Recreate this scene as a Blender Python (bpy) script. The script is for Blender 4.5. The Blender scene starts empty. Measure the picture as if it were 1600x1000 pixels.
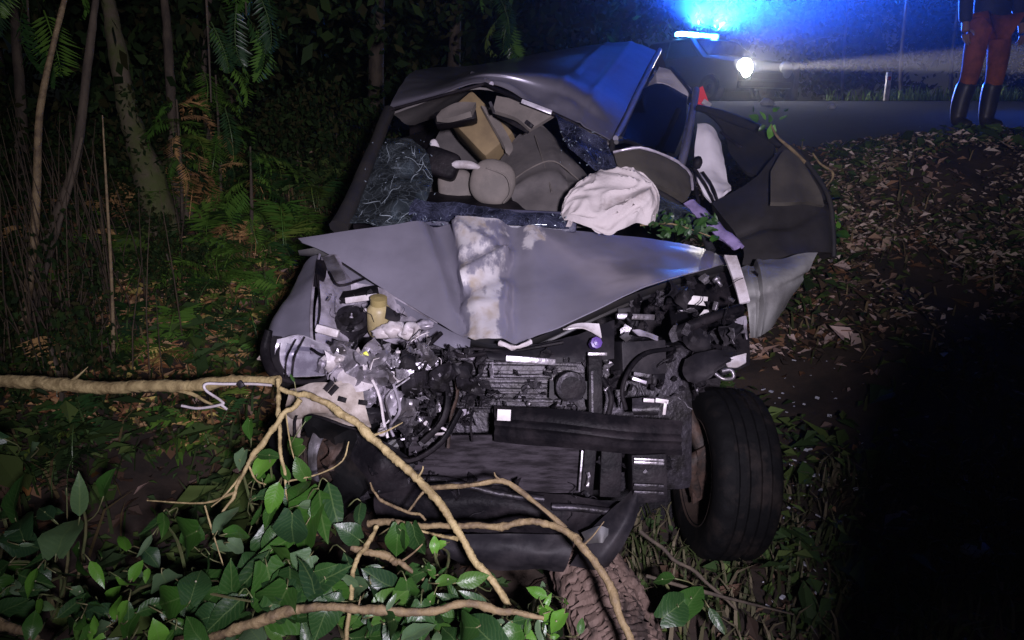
import bpy, bmesh, math, random
import numpy as np
from mathutils import Vector, Matrix, Quaternion, noise
R = math.radians
rng = random.Random(7)
S = bpy.context.scene
COL = S.collection

# ------------------------------------------------------------------ camera, sky, light, exposure
PITCH = R(15); CAMZ = 1.7; F = 1164.0
cd = bpy.data.cameras.new('camera'); cam = bpy.data.objects.new('camera', cd); COL.objects.link(cam)
cam.location = (0, 0, CAMZ); cam.rotation_euler = (R(90)-PITCH, 0, 0)
cd.sensor_width = 36; cd.lens = 36*F/1600; cd.clip_end = 300; cd.clip_start = .05
S.camera = cam
wd = bpy.data.worlds.new('World'); S.world = wd; wd.use_nodes = True
wn = wd.node_tree.nodes; bg = wn['Background']
sk = wn.new('ShaderNodeTexSky'); sk.sky_type = 'NISHITA'; sk.sun_disc = False
sk.sun_elevation = R(18); sk.sun_rotation = R(40)
tint = wn.new('ShaderNodeMix'); tint.data_type = 'RGBA'; tint.blend_type = 'MULTIPLY'; tint.inputs[0].default_value = 1
tint.inputs[7].default_value = (.55, .7, 1, 1)
wd.node_tree.links.new(sk.outputs[0], tint.inputs[6]); wd.node_tree.links.new(tint.outputs[2], bg.inputs[0])
bg.inputs[1].default_value = 0.0011
sl = bpy.data.lights.new('moon', 'SUN'); sl.energy = 0.0006; sl.angle = R(.5); sl.color = (.75, .85, 1)
so = bpy.data.objects.new('moon', sl); COL.objects.link(so); so.rotation_euler = (R(72), 0, R(-140))
# the torch a bystander holds up beside the camera
TORCH = Vector((.30, -.55, 1.83)); TAIM = Vector((.36, 3.3, 1.40))
tl = bpy.data.lights.new('torch_light', 'SPOT'); tl.energy = 680; tl.color = (.96, .87, 1.05)
tl.spot_size = R(94); tl.spot_blend = 1; tl.shadow_soft_size = .075
to = bpy.data.objects.new('torch_light', tl); COL.objects.link(to); to.location = TORCH
to.rotation_euler = (TAIM-TORCH).to_track_quat('-Z', 'Y').to_euler()
S.view_settings.view_transform = 'Standard'; S.view_settings.look = 'None'
S.view_settings.exposure = 0.0; S.view_settings.gamma = 1; S.view_settings.use_curve_mapping = False
S.cycles.max_bounces = 6; S.cycles.transparent_max_bounces = 16; S.cycles.volume_bounces = 0
S.cycles.use_denoising = True; S.cycles.sample_clamp_indirect = 3
S.cycles.caustics_reflective = False; S.cycles.caustics_refractive = False

# ------------------------------------------------------------------ geometry helpers
CF = Vector((0, math.cos(PITCH), -math.sin(PITCH))); CU = Vector((0, math.sin(PITCH), math.cos(PITCH))); CR = Vector((1, 0, 0))
CO = Vector((0, 0, CAMZ))
def P(px, py, d):
    return CO + CR*((px-800)/F*d) + CU*((500-py)/F*d) + CF*d
def V(p): return P(*p) if not isinstance(p, Vector) else p
W = {}
def wloc(o): return W[o.name] if o is not None else Vector((0, 0, 0))
def mesh(name, verts, faces, smooth=True):
    m = bpy.data.meshes.new(name); m.from_pydata([tuple(v) for v in verts], [], [tuple(f) for f in faces]); m.update()
    if smooth:
        m.polygons.foreach_set('use_smooth', [True]*len(m.polygons))
    return m
def link(name, data, parent=None, loc=None, rot=None, scale=None):
    o = bpy.data.objects.new(name, data); COL.objects.link(o)
    loc = Vector(loc) if loc is not None else Vector((0, 0, 0))
    W[o.name] = loc
    o.location = loc - wloc(parent); o.parent = parent
    if rot is not None: o.rotation_euler = rot
    if scale is not None: o.scale = scale
    return o
def mk(name, verts, faces, mat, parent=None, smooth=True, base=False, sharp=None):
    vs = [Vector(v) for v in verts]
    c = sum(vs, Vector())/len(vs)
    if base: c.z = min(v.z for v in vs)
    m = mesh(name, [v-c for v in vs], faces, smooth)
    if mat: m.materials.append(mat)
    if sharp is not None: m.set_sharp_from_angle(angle=R(sharp))
    return link(name, m, parent, c)
def tag(o, label, cat, group=None, kind=None):
    if label: o['label'] = label
    if cat: o['category'] = cat
    if group: o['group'] = group
    if kind: o['kind'] = kind
    return o
def thing(name, loc, label, cat, group=None):
    return tag(link(name, None, None, loc), label, cat, group)
def catmull(pts, m):
    pts = np.asarray(pts, float); n = len(pts)
    if n == 2:
        t = np.linspace(0, 1, m)[:, None]; return pts[0]*(1-t)+pts[1]*t
    ext = np.vstack([2*pts[0]-pts[1], pts, 2*pts[-1]-pts[-2]])
    t = np.linspace(0, n-1, m); i = np.minimum(t.astype(int), n-2); f = (t-i)[:, None]
    a, b, c, d = ext[i], ext[i+1], ext[i+2], ext[i+3]
    return .5*((2*b)+(-a+c)*f+(2*a-5*b+4*c-d)*f**2+(-a+3*b-3*c+d)*f**3)
def grid_pts(rows, nu, nv):
    rr = [catmull([tuple(V(p)) for p in r], nu) for r in rows]
    rr = np.array(rr); out = np.zeros((nv, nu, 3))
    for j in range(nu): out[:, j] = catmull(rr[:, j], nv)
    return out
def grid_norm(g):
    du = np.gradient(g, axis=1); dv = np.gradient(g, axis=0)
    n = np.cross(du, dv); n /= np.linalg.norm(n, axis=2, keepdims=True)+1e-9
    # face the camera side
    c = np.array(CO)-g.mean((0, 1))
    if (n.mean((0, 1))*c).sum() < 0: n = -n
    return n
def nz(p, s, seed=0): return noise.noise(Vector((p[0]*s+seed*17.3, p[1]*s+seed*5.1, p[2]*s-seed*9.7)))
def panel(name, rows, mat, parent=None, nu=16, nv=10, thick=.003, dent=0, dscale=6, fn=None, seed=0, sharp=None, attr=None):
    g = grid_pts(rows, nu, nv); n = grid_norm(g)
    off = np.zeros((nv, nu))
    for j in range(nv):
        for i in range(nu):
            if dent: 
                q = g[j, i]
                off[j, i] += dent*(nz(q, dscale, seed)+.5*abs(nz(q, dscale*2.3, seed+3)))
            if fn: off[j, i] += fn(i/(nu-1), j/(nv-1))
    g = g+n*off[..., None]; n = grid_norm(g); b = g-n*thick
    vs = [Vector(x) for x in g.reshape(-1, 3)]+[Vector(x) for x in b.reshape(-1, 3)]
    N = nu*nv; fs = []
    for j in range(nv-1):
        for i in range(nu-1):
            a = j*nu+i; q = (a, a+1, a+nu+1, a+nu); fs.append(q); fs.append(tuple(N+k for k in reversed(q)))
    loop = list(range(nu))+[nu*j+nu-1 for j in range(1, nv)]+[nu*(nv-1)+i for i in range(nu-2, -1, -1)]+[nu*j for j in range(nv-2, 0, -1)]
    for k in range(len(loop)):
        a, c = loop[k], loop[(k+1) % len(loop)]; fs.append((c, a, N+a, N+c))
    o = mk(name, vs, fs, mat, parent, sharp=50 if sharp is None else sharp)
    bm = bmesh.new(); bm.from_mesh(o.data); bmesh.ops.recalc_face_normals(bm, faces=bm.faces); bm.to_mesh(o.data); bm.free()
    if attr:
        at = o.data.attributes.new('wear', 'FLOAT', 'POINT')
        vals = [attr((k % N % nu)/(nu-1), (k % N//nu)/(nv-1)) for k in range(2*N)]
        at.data.foreach_set('value', vals)
    return o
def tube_data(pts, rad, seg=7, m=None, wob=0, seed=0):
    p = catmull([tuple(V(q)) for q in pts], m or max(2, 4*(len(pts)-1)+1))
    if np.isscalar(rad): rad = [rad]
    r = np.interp(np.linspace(0, 1, len(p)), np.linspace(0, 1, len(rad)), rad)
    vs, fs = [], []; up = Vector((.13, .31, .94)).normalized(); k = len(p)
    for i in range(k):
        t = Vector(p[min(i+1, k-1)]-p[max(i-1, 0)]).normalized()
        up = (up-t*up.dot(t))
        if up.length < 1e-4: up = t.orthogonal()
        up.normalize(); sd = t.cross(up)
        for s in range(seg):
            a = 2*math.pi*s/seg; rr = r[i]
            d = up*math.cos(a)+sd*math.sin(a)
            if wob: rr *= 1+wob*nz(Vector(p[i])+d*r[i], 1.2/max(r[i], .004)*.5, seed)
            vs.append(Vector(p[i])+d*rr)
    for i in range(k-1):
        for s in range(seg):
            a = i*seg+s; b = i*seg+(s+1) % seg
            fs.append((a, b, b+seg, a+seg))
    fs.append(tuple(range(seg-1, -1, -1))); fs.append(tuple((k-1)*seg+s for s in range(seg)))
    return vs, fs
def tube(name, pts, rad, mat, parent=None, seg=7, m=None, wob=0, seed=0):
    v, f = tube_data(pts, rad, seg, m, wob, seed); return mk(name, v, f, mat, parent, sharp=60)
def join(parts):
    vs, fs = [], []
    for v, f in parts:
        o = len(vs); vs += list(v); fs += [tuple(i+o for i in q) for q in f]
    return vs, fs
def box_data(sx, sy, sz, bev=.15, mat4=None):
    bm = bmesh.new(); bmesh.ops.create_cube(bm, size=1)
    for v in bm.verts: v.co = Vector((v.co.x*sx, v.co.y*sy, v.co.z*sz))
    if bev: bmesh.ops.bevel(bm, geom=bm.edges[:], offset=min(sx, sy, sz)*bev, segments=2, affect='EDGES', profile=.6)
    if mat4 is not None: bm.transform(mat4)
    bm.verts.index_update(); vs = [v.co.copy() for v in bm.verts]; fs = [tuple(v.index for v in f.verts) for f in bm.faces]; bm.free()
    return vs, fs
def frame(x, y):
    x = x.normalized(); y = (y-x*y.dot(x)).normalized(); z = x.cross(y)
    return Matrix((x, y, z)).transposed().to_4x4()
def obox_data(p0, p1, h, d, up=None, bev=.15):
    p0, p1 = V(p0), V(p1); up = up or CU
    m = Matrix.Translation((p0+p1)/2) @ frame(p1-p0, up)
    return box_data((p1-p0).length, h, d, bev, m)
def obox(name, p0, p1, h, d, mat, parent=None, up=None, bev=.15):
    v, f = obox_data(p0, p1, h, d, up, bev); return mk(name, v, f, mat, parent, sharp=35)
def lathe_data(prof, seg, mat4, mod=None):
    vs, fs = [], []; k = len(prof)
    for s in range(seg):
        a = 2*math.pi*s/seg
        for i, (ax, r) in enumerate(prof):
            rr = r+(mod(i, s) if mod else 0)
            vs.append(mat4 @ Vector((ax, rr*math.cos(a), rr*math.sin(a))))
    for s in range(seg):
        for i in range(k-1):
            a = s*k+i; b = ((s+1) % seg)*k+i
            fs.append((a, a+1, b+1, b))
    return vs, fs
def lathe(name, prof, seg, mat4, mat, parent=None, mod=None):
    v, f = lathe_data(prof, seg, mat4, mod); return mk(name, v, f, mat, parent, sharp=40)
def blob_data(c, rx, ry, rz, sub=3, amp=.2, sc=2, seed=0, rot=None):
    bm = bmesh.new(); bmesh.ops.create_icosphere(bm, subdivisions=sub, radius=1)
    rot = rot or Matrix.Identity(4)
    vs = []
    for v in bm.verts:
        k = 1+amp*nz(v.co, sc, seed)+amp*.5*abs(nz(v.co, sc*2.4, seed+2))
        vs.append(c+(rot @ Vector((v.co.x*rx*k, v.co.y*ry*k, v.co.z*rz*k))))
    fs = [tuple(v.index for v in f.verts) for f in bm.faces]; bm.free(); return vs, fs

# ------------------------------------------------------------------ materials
def _n(nt, t, **kw):
    n = nt.nodes.new(t)
    for k, v in kw.items(): setattr(n, k, v)
    return n
def M(name, col, rough=.5, metal=0, col2=None, scale=8, bump=0, bscale=40, coat=0, rnd=None, attr=None, wear=None, contrast=(.4, .6), transl=0, emit=None, spec=.5, stretch=None):
    m = bpy.data.materials.new(name); m.use_nodes = True; nt = m.node_tree; L = nt.links.new
    b = nt.nodes['Principled BSDF']; out = nt.nodes['Material Output']
    b.inputs['Base Color'].default_value = (*col, 1); b.inputs['Roughness'].default_value = rough; b.inputs['Metallic'].default_value = metal
    b.inputs['Coat Weight'].default_value = coat; b.inputs['Coat Roughness'].default_value = .12; b.inputs['Specular IOR Level'].default_value = spec
    tc = _n(nt, 'ShaderNodeTexCoord'); src = tc.outputs['Object']
    if stretch:
        mp = _n(nt, 'ShaderNodeMapping'); mp.inputs['Scale'].default_value = stretch; L(src, mp.inputs[0]); src = mp.outputs[0]
    cs = None
    if attr:
        a = _n(nt, 'ShaderNodeAttribute', attribute_name=attr); cs = a.outputs['Color']
    if rnd:
        oi = _n(nt, 'ShaderNodeObjectInfo'); cr = _n(nt, 'ShaderNodeValToRGB'); el = cr.color_ramp.elements
        el[0].color = (*col, 1); el[1].color = (*rnd[-1], 1)
        for k, c in enumerate(rnd[:-1]): e = el.new((k+1)/len(rnd)); e.color = (*c, 1)
        L(oi.outputs['Random'], cr.inputs[0]); cs = cr.outputs[0]
    if col2:
        n = _n(nt, 'ShaderNodeTexNoise'); n.inputs['Scale'].default_value = scale; n.inputs['Detail'].default_value = 6
        n.inputs['Roughness'].default_value = .65; L(src, n.inputs['Vector'])
        mr = _n(nt, 'ShaderNodeMapRange'); mr.inputs[1].default_value, mr.inputs[2].default_value = contrast; L(n.outputs['Fac'], mr.inputs[0])
        mx = _n(nt, 'ShaderNodeMix', data_type='RGBA'); L(mr.outputs[0], mx.inputs[0])
        if cs: L(cs, mx.inputs[6])
        else: mx.inputs[6].default_value = (*col, 1)
        mx.inputs[7].default_value = (*col2, 1); cs = mx.outputs[2]
    if wear:      # (colour, roughness, metallic) where the vertex attribute says the paint is scraped off
        a = _n(nt, 'ShaderNodeAttribute', attribute_name='wear'); n = _n(nt, 'ShaderNodeTexNoise'); n.inputs['Scale'].default_value = 7; n.inputs['Detail'].default_value = 9; n.inputs['Roughness'].default_value = .66
        mpw = _n(nt, 'ShaderNodeMapping'); mpw.inputs['Scale'].default_value = (1.3, .8, .8); L(tc.outputs['Object'], mpw.inputs[0]); L(mpw.outputs[0], n.inputs['Vector'])
        mw = _n(nt, 'ShaderNodeMath', operation='MULTIPLY_ADD'); mw.inputs[1].default_value = 1.7; mw.inputs[2].default_value = -.35; L(n.outputs['Fac'], mw.inputs[0])
        ad = _n(nt, 'ShaderNodeMath', operation='ADD'); L(a.outputs['Fac'], ad.inputs[0]); L(mw.outputs[0], ad.inputs[1])
        mr = _n(nt, 'ShaderNodeMapRange'); mr.inputs[1].default_value, mr.inputs[2].default_value = .97, 1.1; L(ad.outputs[0], mr.inputs[0])
        n2 = _n(nt, 'ShaderNodeTexNoise'); n2.inputs['Scale'].default_value = 13; n2.inputs['Detail'].default_value = 5; L(tc.outputs['Object'], n2.inputs['Vector'])
        cr = _n(nt, 'ShaderNodeValToRGB'); el = cr.color_ramp.elements
        el[0].position = .33; el[0].color = (*wear[1], 1); el[1].position = .5; el[1].color = (*wear[0], 1)
        e = el.new(.66); e.color = (*wear[2], 1); L(n2.outputs['Fac'], cr.inputs[0])
        mx = _n(nt, 'ShaderNodeMix', data_type='RGBA'); L(mr.outputs[0], mx.inputs[0])
        if cs: L(cs, mx.inputs[6])
        else: mx.inputs[6].default_value = (*col, 1)
        L(cr.outputs[0], mx.inputs[7]); cs = mx.outputs[2]
        m2 = _n(nt, 'ShaderNodeMapRange'); L(mr.outputs[0], m2.inputs[0]); m2.inputs[3].default_value = metal; m2.inputs[4].default_value = .3; L(m2.outputs[0], b.inputs['Metallic'])
        m3 = _n(nt, 'ShaderNodeMapRange'); L(mr.outputs[0], m3.inputs[0]); m3.inputs[3].default_value = rough; m3.inputs[4].default_value = .33; L(m3.outputs[0], b.inputs['Roughness'])
        m4 = _n(nt, 'ShaderNodeMapRange'); L(mr.outputs[0], m4.inputs[0]); m4.inputs[3].default_value = coat; m4.inputs[4].default_value = 0; L(m4.outputs[0], b.inputs['Coat Weight'])
    if cs: L(cs, b.inputs['Base Color'])
    if bump:
        n = _n(nt, 'ShaderNodeTexNoise'); n.inputs['Scale'].default_value = bscale; n.inputs['Detail'].default_value = 5; L(src, n.inputs['Vector'])
        bp = _n(nt, 'ShaderNodeBump'); bp.inputs['Strength'].default_value = bump; bp.inputs['Distance'].default_value = .01; L(n.outputs['Fac'], bp.inputs['Height']); L(bp.outputs[0], b.inputs['Normal'])
    if emit:
        b.inputs['Emission Color'].default_value = (*emit[0], 1); b.inputs['Emission Strength'].default_value = emit[1]
    if transl:
        t = _n(nt, 'ShaderNodeBsdfTranslucent'); ms = _n(nt, 'ShaderNodeMixShader'); ms.inputs[0].default_value = transl
        if cs: L(cs, t.inputs[0])
        else: t.inputs[0].default_value = (*col, 1)
        L(b.outputs[0], ms.inputs[1]); L(t.outputs[0], ms.inputs[2]); L(ms.outputs[0], out.inputs[0])
    return m
def glass_mat(name, tintc, crack, scale, alpha, milk=.5):
    m = bpy.data.materials.new(name); m.use_nodes = True; nt = m.node_tree; L = nt.links.new; out = nt.nodes['Material Output']
    nt.nodes.remove(nt.nodes['Principled BSDF'])
    tr = _n(nt, 'ShaderNodeBsdfTransparent'); tr.inputs[0].default_value = (*tintc, 1)
    gl = _n(nt, 'ShaderNodeBsdfGlossy'); gl.inputs['Roughness'].default_value = .08; gl.inputs[0].default_value = (.8, .9, .95, 1)
    fr = _n(nt, 'ShaderNodeFresnel'); fr.inputs[0].default_value = 1.5
    m1 = _n(nt, 'ShaderNodeMixShader'); L(fr.outputs[0], m1.inputs[0]); L(tr.outputs[0], m1.inputs[1]); L(gl.outputs[0], m1.inputs[2])
    df = _n(nt, 'ShaderNodeBsdfDiffuse'); df.inputs[0].default_value = (*crack, 1)
    tc = _n(nt, 'ShaderNodeTexCoord'); nd = _n(nt, 'ShaderNodeTexNoise'); nd.inputs['Scale'].default_value = 7; L(tc.outputs['Object'], nd.inputs['Vector'])
    av = _n(nt, 'ShaderNodeVectorMath', operation='MULTIPLY_ADD'); av.inputs[1].default_value = (.18, .18, .18); L(nd.outputs['Color'], av.inputs[0]); L(tc.outputs['Object'], av.inputs[2])
    fac = None
    for sc_, w in ((scale, .035), (scale*2.7, .05)):
        vo = _n(nt, 'ShaderNodeTexVoronoi', feature='DISTANCE_TO_EDGE'); vo.inputs['Scale'].default_value = sc_; L(av.outputs[0], vo.inputs['Vector'])
        mr = _n(nt, 'ShaderNodeMapRange'); mr.inputs[1].default_value = w*.3; mr.inputs[2].default_value = w; mr.inputs[3].default_value = 1; mr.inputs[4].default_value = 0; L(vo.outputs[0], mr.inputs[0])
        if fac is None: fac = mr.outputs[0]
        else:
            mu = _n(nt, 'ShaderNodeMath', operation='MULTIPLY'); L(mr.outputs[0], mu.inputs[0])
            n3 = _n(nt, 'ShaderNodeTexNoise'); n3.inputs['Scale'].default_value = 9; L(tc.outputs['Object'], n3.inputs['Vector'])
            m5 = _n(nt, 'ShaderNodeMapRange'); m5.inputs[1].default_value = .5; m5.inputs[2].default_value = .62; L(n3.outputs['Fac'], m5.inputs[0]); L(m5.outputs[0], mu.inputs[1])
            mxx = _n(nt, 'ShaderNodeMath', operation='MAXIMUM'); L(fac, mxx.inputs[0]); L(mu.outputs[0], mxx.inputs[1]); fac = mxx.outputs[0]
    nm = _n(nt, 'ShaderNodeTexNoise'); nm.inputs['Scale'].default_value = 14; nm.inputs['Detail'].default_value = 6; L(tc.outputs['Object'], nm.inputs['Vector'])
    mk_ = _n(nt, 'ShaderNodeMapRange'); mk_.inputs[1].default_value = .38; mk_.inputs[2].default_value = .72; mk_.inputs[3].default_value = .04; mk_.inputs[4].default_value = milk; L(nm.outputs['Fac'], mk_.inputs[0])
    sc2 = _n(nt, 'ShaderNodeMath', operation='MULTIPLY_ADD', use_clamp=True); sc2.inputs[1].default_value = alpha; L(fac, sc2.inputs[0]); L(mk_.outputs[0], sc2.inputs[2])
    ms = _n(nt, 'ShaderNodeMixShader'); L(sc2.outputs[0], ms.inputs[0]); L(m1.outputs[0], ms.inputs[1]); L(df.outputs[0], ms.inputs[2]); L(ms.outputs[0], out.inputs[0])
    return m
def clear_glass(name, tintc, rough=.05):
    m = bpy.data.materials.new(name); m.use_nodes = True; nt = m.node_tree; L = nt.links.new; out = nt.nodes['Material Output']
    nt.nodes.remove(nt.nodes['Principled BSDF'])
    tr = _n(nt, 'ShaderNodeBsdfTransparent'); tr.inputs[0].default_value = (*tintc, 1)
    gl = _n(nt, 'ShaderNodeBsdfGlossy'); gl.inputs['Roughness'].default_value = rough
    fr = _n(nt, 'ShaderNodeFresnel'); fr.inputs[0].default_value = 1.5
    m1 = _n(nt, 'ShaderNodeMixShader'); L(fr.outputs[0], m1.inputs[0]); L(tr.outputs[0], m1.inputs[1]); L(gl.outputs[0], m1.inputs[2]); L(m1.outputs[0], out.inputs[0])
    return m
paint = M('car_paint', (.33, .315, .39), .34, .35, (.25, .24, .3), 3, coat=.5, bump=.03, bscale=30)
hoodpaint = M('hood_paint', (.35, .333, .41), .29, .38, (.29, .278, .34), 3, coat=.08, bump=.05, bscale=25, wear=((.72, .68, .7), (.52, .44, .36), (.8, .77, .79)))
roofpaint = M('roof_paint', (.24, .23, .28), .32, .5, (.19, .18, .22), 3, coat=.6, bump=.03, bscale=20)
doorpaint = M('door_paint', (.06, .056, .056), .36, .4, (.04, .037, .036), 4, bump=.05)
greypaint = M('grey_paint', (.34, .34, .33), .36, .4, (.22, .215, .21), 6, bump=.06)
darkpaint = M('dark_paint', (.022, .022, .027), .5, .2, (.035, .032, .03), 5, bump=.06)  # far darker than the car paint; for frames, pillars and body sides
blackplastic = M('black_plastic', (.006, .0055, .007), .5, 0, (.03, .025, .028), 6, spec=.07, contrast=(.45, .75), bump=.3, bscale=60)
greyplastic = M('grey_plastic', (.014, .013, .016), .5, 0, (.045, .04, .043), 7, spec=.12, contrast=(.45, .75), bump=.1, bscale=60)
baremetal = M('bare_metal', (.36, .34, .38), .36, .75, (.16, .145, .15), 12, bump=.15, bscale=60)
darkmetal = M('dark_metal', (.045, .04, .05), .45, .5, (.015, .013, .014), 12, bump=.35, bscale=60)
whitepl = M('white_plastic', (.667, .6235, .6525), .45, 0, (.406, .3625, .3625), 10, bump=.06)
apron = M('primer_metal', (.625, .575, .6625), .36, .4, (.275, .25, .2875), 9, bump=.1, bscale=30)
torn = M('torn_alloy', (.55, .52, .58), .32, .65, (.25, .23, .26), 14, bump=.15, bscale=30)
dirtyplastic = M('dirty_bumper', (.522, .464, .4205), .6, 0, (.2465, .203, .1668), 8, bump=.15, bscale=40)
chrome = M('chrome', (.66, .63, .7), .35, .35, (.4, .37, .43), 14, bump=.15, bscale=30)
beige = M('beige_trim', (.217, .189, .168), .75, 0, (.154, .1372, .1232), 6, bump=.08, bscale=120)
beiged = M('grey_beige_seat', (.161, .1456, .14), .8, 0, (.112, .1022, .1008), 6, bump=.1, bscale=150)
tan = M('tan_trim', (.294, .217, .112), .75, 0, (.21, .154, .084), 5, bump=.06, bscale=90)
airbagm = M('airbag_cloth', (.558, .5038, .496), .85, 0, (.2635, .2015, .1783), 7, bump=.6, bscale=26, contrast=(.54, .8))
curtain = M('white_curtain', (.8, .754, .8), .8, 0, bump=.2, bscale=30)
rubber = M('tyre_rubber', (.0035, .0035, .004), .75, 0, (.022, .017, .015), 9, spec=.1, contrast=(.5, .8), bump=.2, bscale=70)
rimm = M('dusty_rim', (.024, .021, .02), .5, .6, (.07, .05, .04), 9, bump=.15)
rust = M('rusty_iron', (.024, .018, .015), .7, .3, (.06, .035, .025), 16, bump=.4, bscale=60)
radm = M('radiator_core', (.046, .04, .047), .7, 0, (.014, .012, .014), 9, spec=.06, bump=.3, bscale=120, stretch=(1, 6, 6))
yellowpl = M('yellow_plastic', (.504, .42, .21), .45, 0, (.308, .252, .126), 8)
limepl = M('lime_cap', (.65, .7, .05), .45)
purplepl = M('violet_plastic', (.1, .05, .24), .4, 0, (.1, .05, .25), 9)
violetpaint = M('violet_trim', (.408, .324, .6), .38, .25, (.24, .192, .36), 14, bump=.1)
olive = M('olive_panel', (.078, .0689, .0546), .6, 0, (.052, .0468, .039), 5, bump=.06, bscale=20)
redlens = M('red_lens', (.5, .03, .04), .2, 0, coat=.5)
whitelabel = M('white_label', (.63, .602, .602), .5, 0, (.504, .476, .462), 30)
shatter = glass_mat('shattered_glass', (.5, .58, .64), (.3, .36, .4), 24, .2, .13)
shatterb = glass_mat('shattered_glass_dark', (.12, .15, .25), (.2, .22, .36), 34, .22, .26)
tinted = clear_glass('tinted_glass', (.35, .36, .4))
lensglass = clear_glass('lens_glass', (.9, .9, .92))
bark = M('bark', (.093, .072, .048), .85, 0, (.045, .0345, .0255), 12, bump=.7, bscale=35, stretch=(1, 1, .35))
mossbark = M('mossy_bark', (.1125, .09, .06), .85, 0, (.0675, .0825, .021), 6, bump=.7, bscale=30)
twig = M('pale_branch_bark', (.4205, .3335, .1595), .65, 0, (.232, .174, .0798),  22, bump=.9, bscale=45, contrast=(.42, .62))
twigb = M('brown_branch_bark', (.238, .175, .0868), .7, 0, (.126, .0882, .049),  22, bump=.9, bscale=45, contrast=(.42, .62))
logbark = M('log_bark', (.15, .102, .0816), .8, 0, (.036, .024, .0192), 11, bump=1, bscale=30, stretch=(1.3, .45, .6), contrast=(.5, .62))
def veins(m, k=.07):
    nt = m.node_tree; L = nt.links.new; b = nt.nodes['Principled BSDF']; tc = _n(nt, 'ShaderNodeTexCoord'); sx = _n(nt, 'ShaderNodeSeparateXYZ'); L(tc.outputs['Object'], sx.inputs[0])
    def mth(op, x, y=None):
        q = _n(nt, 'ShaderNodeMath', operation=op)
        for i, v in enumerate((x, y)):
            if v is None: continue
            if isinstance(v, (int, float)): q.inputs[i].default_value = v
            else: L(v, q.inputs[i])
        return q.outputs[0]
    ax = mth('ABSOLUTE', sx.outputs[0]); wn = _n(nt, 'ShaderNodeTexNoise'); wn.inputs['Scale'].default_value = 3; L(tc.outputs['Object'], wn.inputs['Vector']); w = mth('SINE', mth('ADD', mth('MULTIPLY', mth('SUBTRACT', sx.outputs[1], mth('MULTIPLY', ax, .8)), 30.0), mth('MULTIPLY', wn.outputs['Fac'], 9.0)))
    rib = mth('LESS_THAN', ax, .012); h = mth('MAXIMUM', mth('POWER', mth('ABSOLUTE', w), 6.0), mth('MULTIPLY', rib, 1.5))
    n = _n(nt, 'ShaderNodeTexNoise'); n.inputs['Scale'].default_value = 9; L(tc.outputs['Object'], n.inputs['Vector']); h2 = mth('ADD', mth('MULTIPLY', h, -.5), n.outputs['Fac'])
    bp = _n(nt, 'ShaderNodeBump'); bp.inputs['Strength'].default_value = k; bp.inputs['Distance'].default_value = .02; L(h2, bp.inputs['Height']); L(bp.outputs[0], b.inputs['Normal'])
    src = b.inputs['Base Color'].links[0].from_socket; mx = _n(nt, 'ShaderNodeMix', data_type='RGBA'); mx.blend_type = 'MIX'
    L(mth('MULTIPLY', mth('MAXIMUM', rib, mth('MULTIPLY', mth('POWER', mth('ABSOLUTE', w), 14.0), .35)), .35), mx.inputs[0]); L(src, mx.inputs[6]); mx.inputs[7].default_value = (.16, .24, .08, 1); L(mx.outputs[2], b.inputs['Base Color'])
    rn = _n(nt, 'ShaderNodeMapRange'); L(n.outputs['Fac'], rn.inputs[0]); rn.inputs[3].default_value = .22; rn.inputs[4].default_value = .55; L(rn.outputs[0], b.inputs['Roughness'])
    return m
leafm = M('leaf_green', (.0297, .0945, .0135), .38, 0, rnd=[(.0405, .1215, .0162), (.0243, .0743, .0162), (.0675, .162, .0243)], transl=.22, col2=(.11, .085, .025), scale=2.6, contrast=(.6, .74))
leafdark = M('leaf_dark', (.014, .0448, .0112), .36, 0, rnd=[(.0224, .0672, .0154), (.0182, .0504, .021), (.028, .084, .014)], transl=.15, col2=(.07, .055, .02), scale=3, contrast=(.62, .76))
leafpale = M('leaf_pale_back', (.084, .154, .07), .45, 0, rnd=[(.105, .168, .091), (.07, .133, .049)], transl=.2)
leafbright = M('leaf_bright', (.098, .266, .028), .42, 0, rnd=[(.14, .336, .042), (.084, .238, .0252)], transl=.3)
fernm = M('fern_green', (.075, .1875, .0281), .45, 0, rnd=[(.1313, .2625, .0375), (.0562, .15, .0225), (.1875, .2625, .0469)], transl=.25)
dryleaf = M('leaf_dry', (.468, .2535, .0975), .6, 0, rnd=[(.624, .39, .156), (.312, .156, .078)], transl=.2)
for q in (leafm, leafdark, leafpale, leafbright): veins(q)
stemm = M('green_stem', (.14, .182, .07), .5, 0, (.196, .168, .084), 9)
crownm = M('crown_leaves', (.03, .06, .015), .75, 0, attr='col', transl=.2, spec=.12)
litterm = M('litter', (.2, .12, .08), .7, 0, attr='col', transl=.1, spec=.2)
stonem = M('pale_stone', (.72, .72, .74), .85, 0, (.55, .55, .55), 9, bump=.4)

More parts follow.
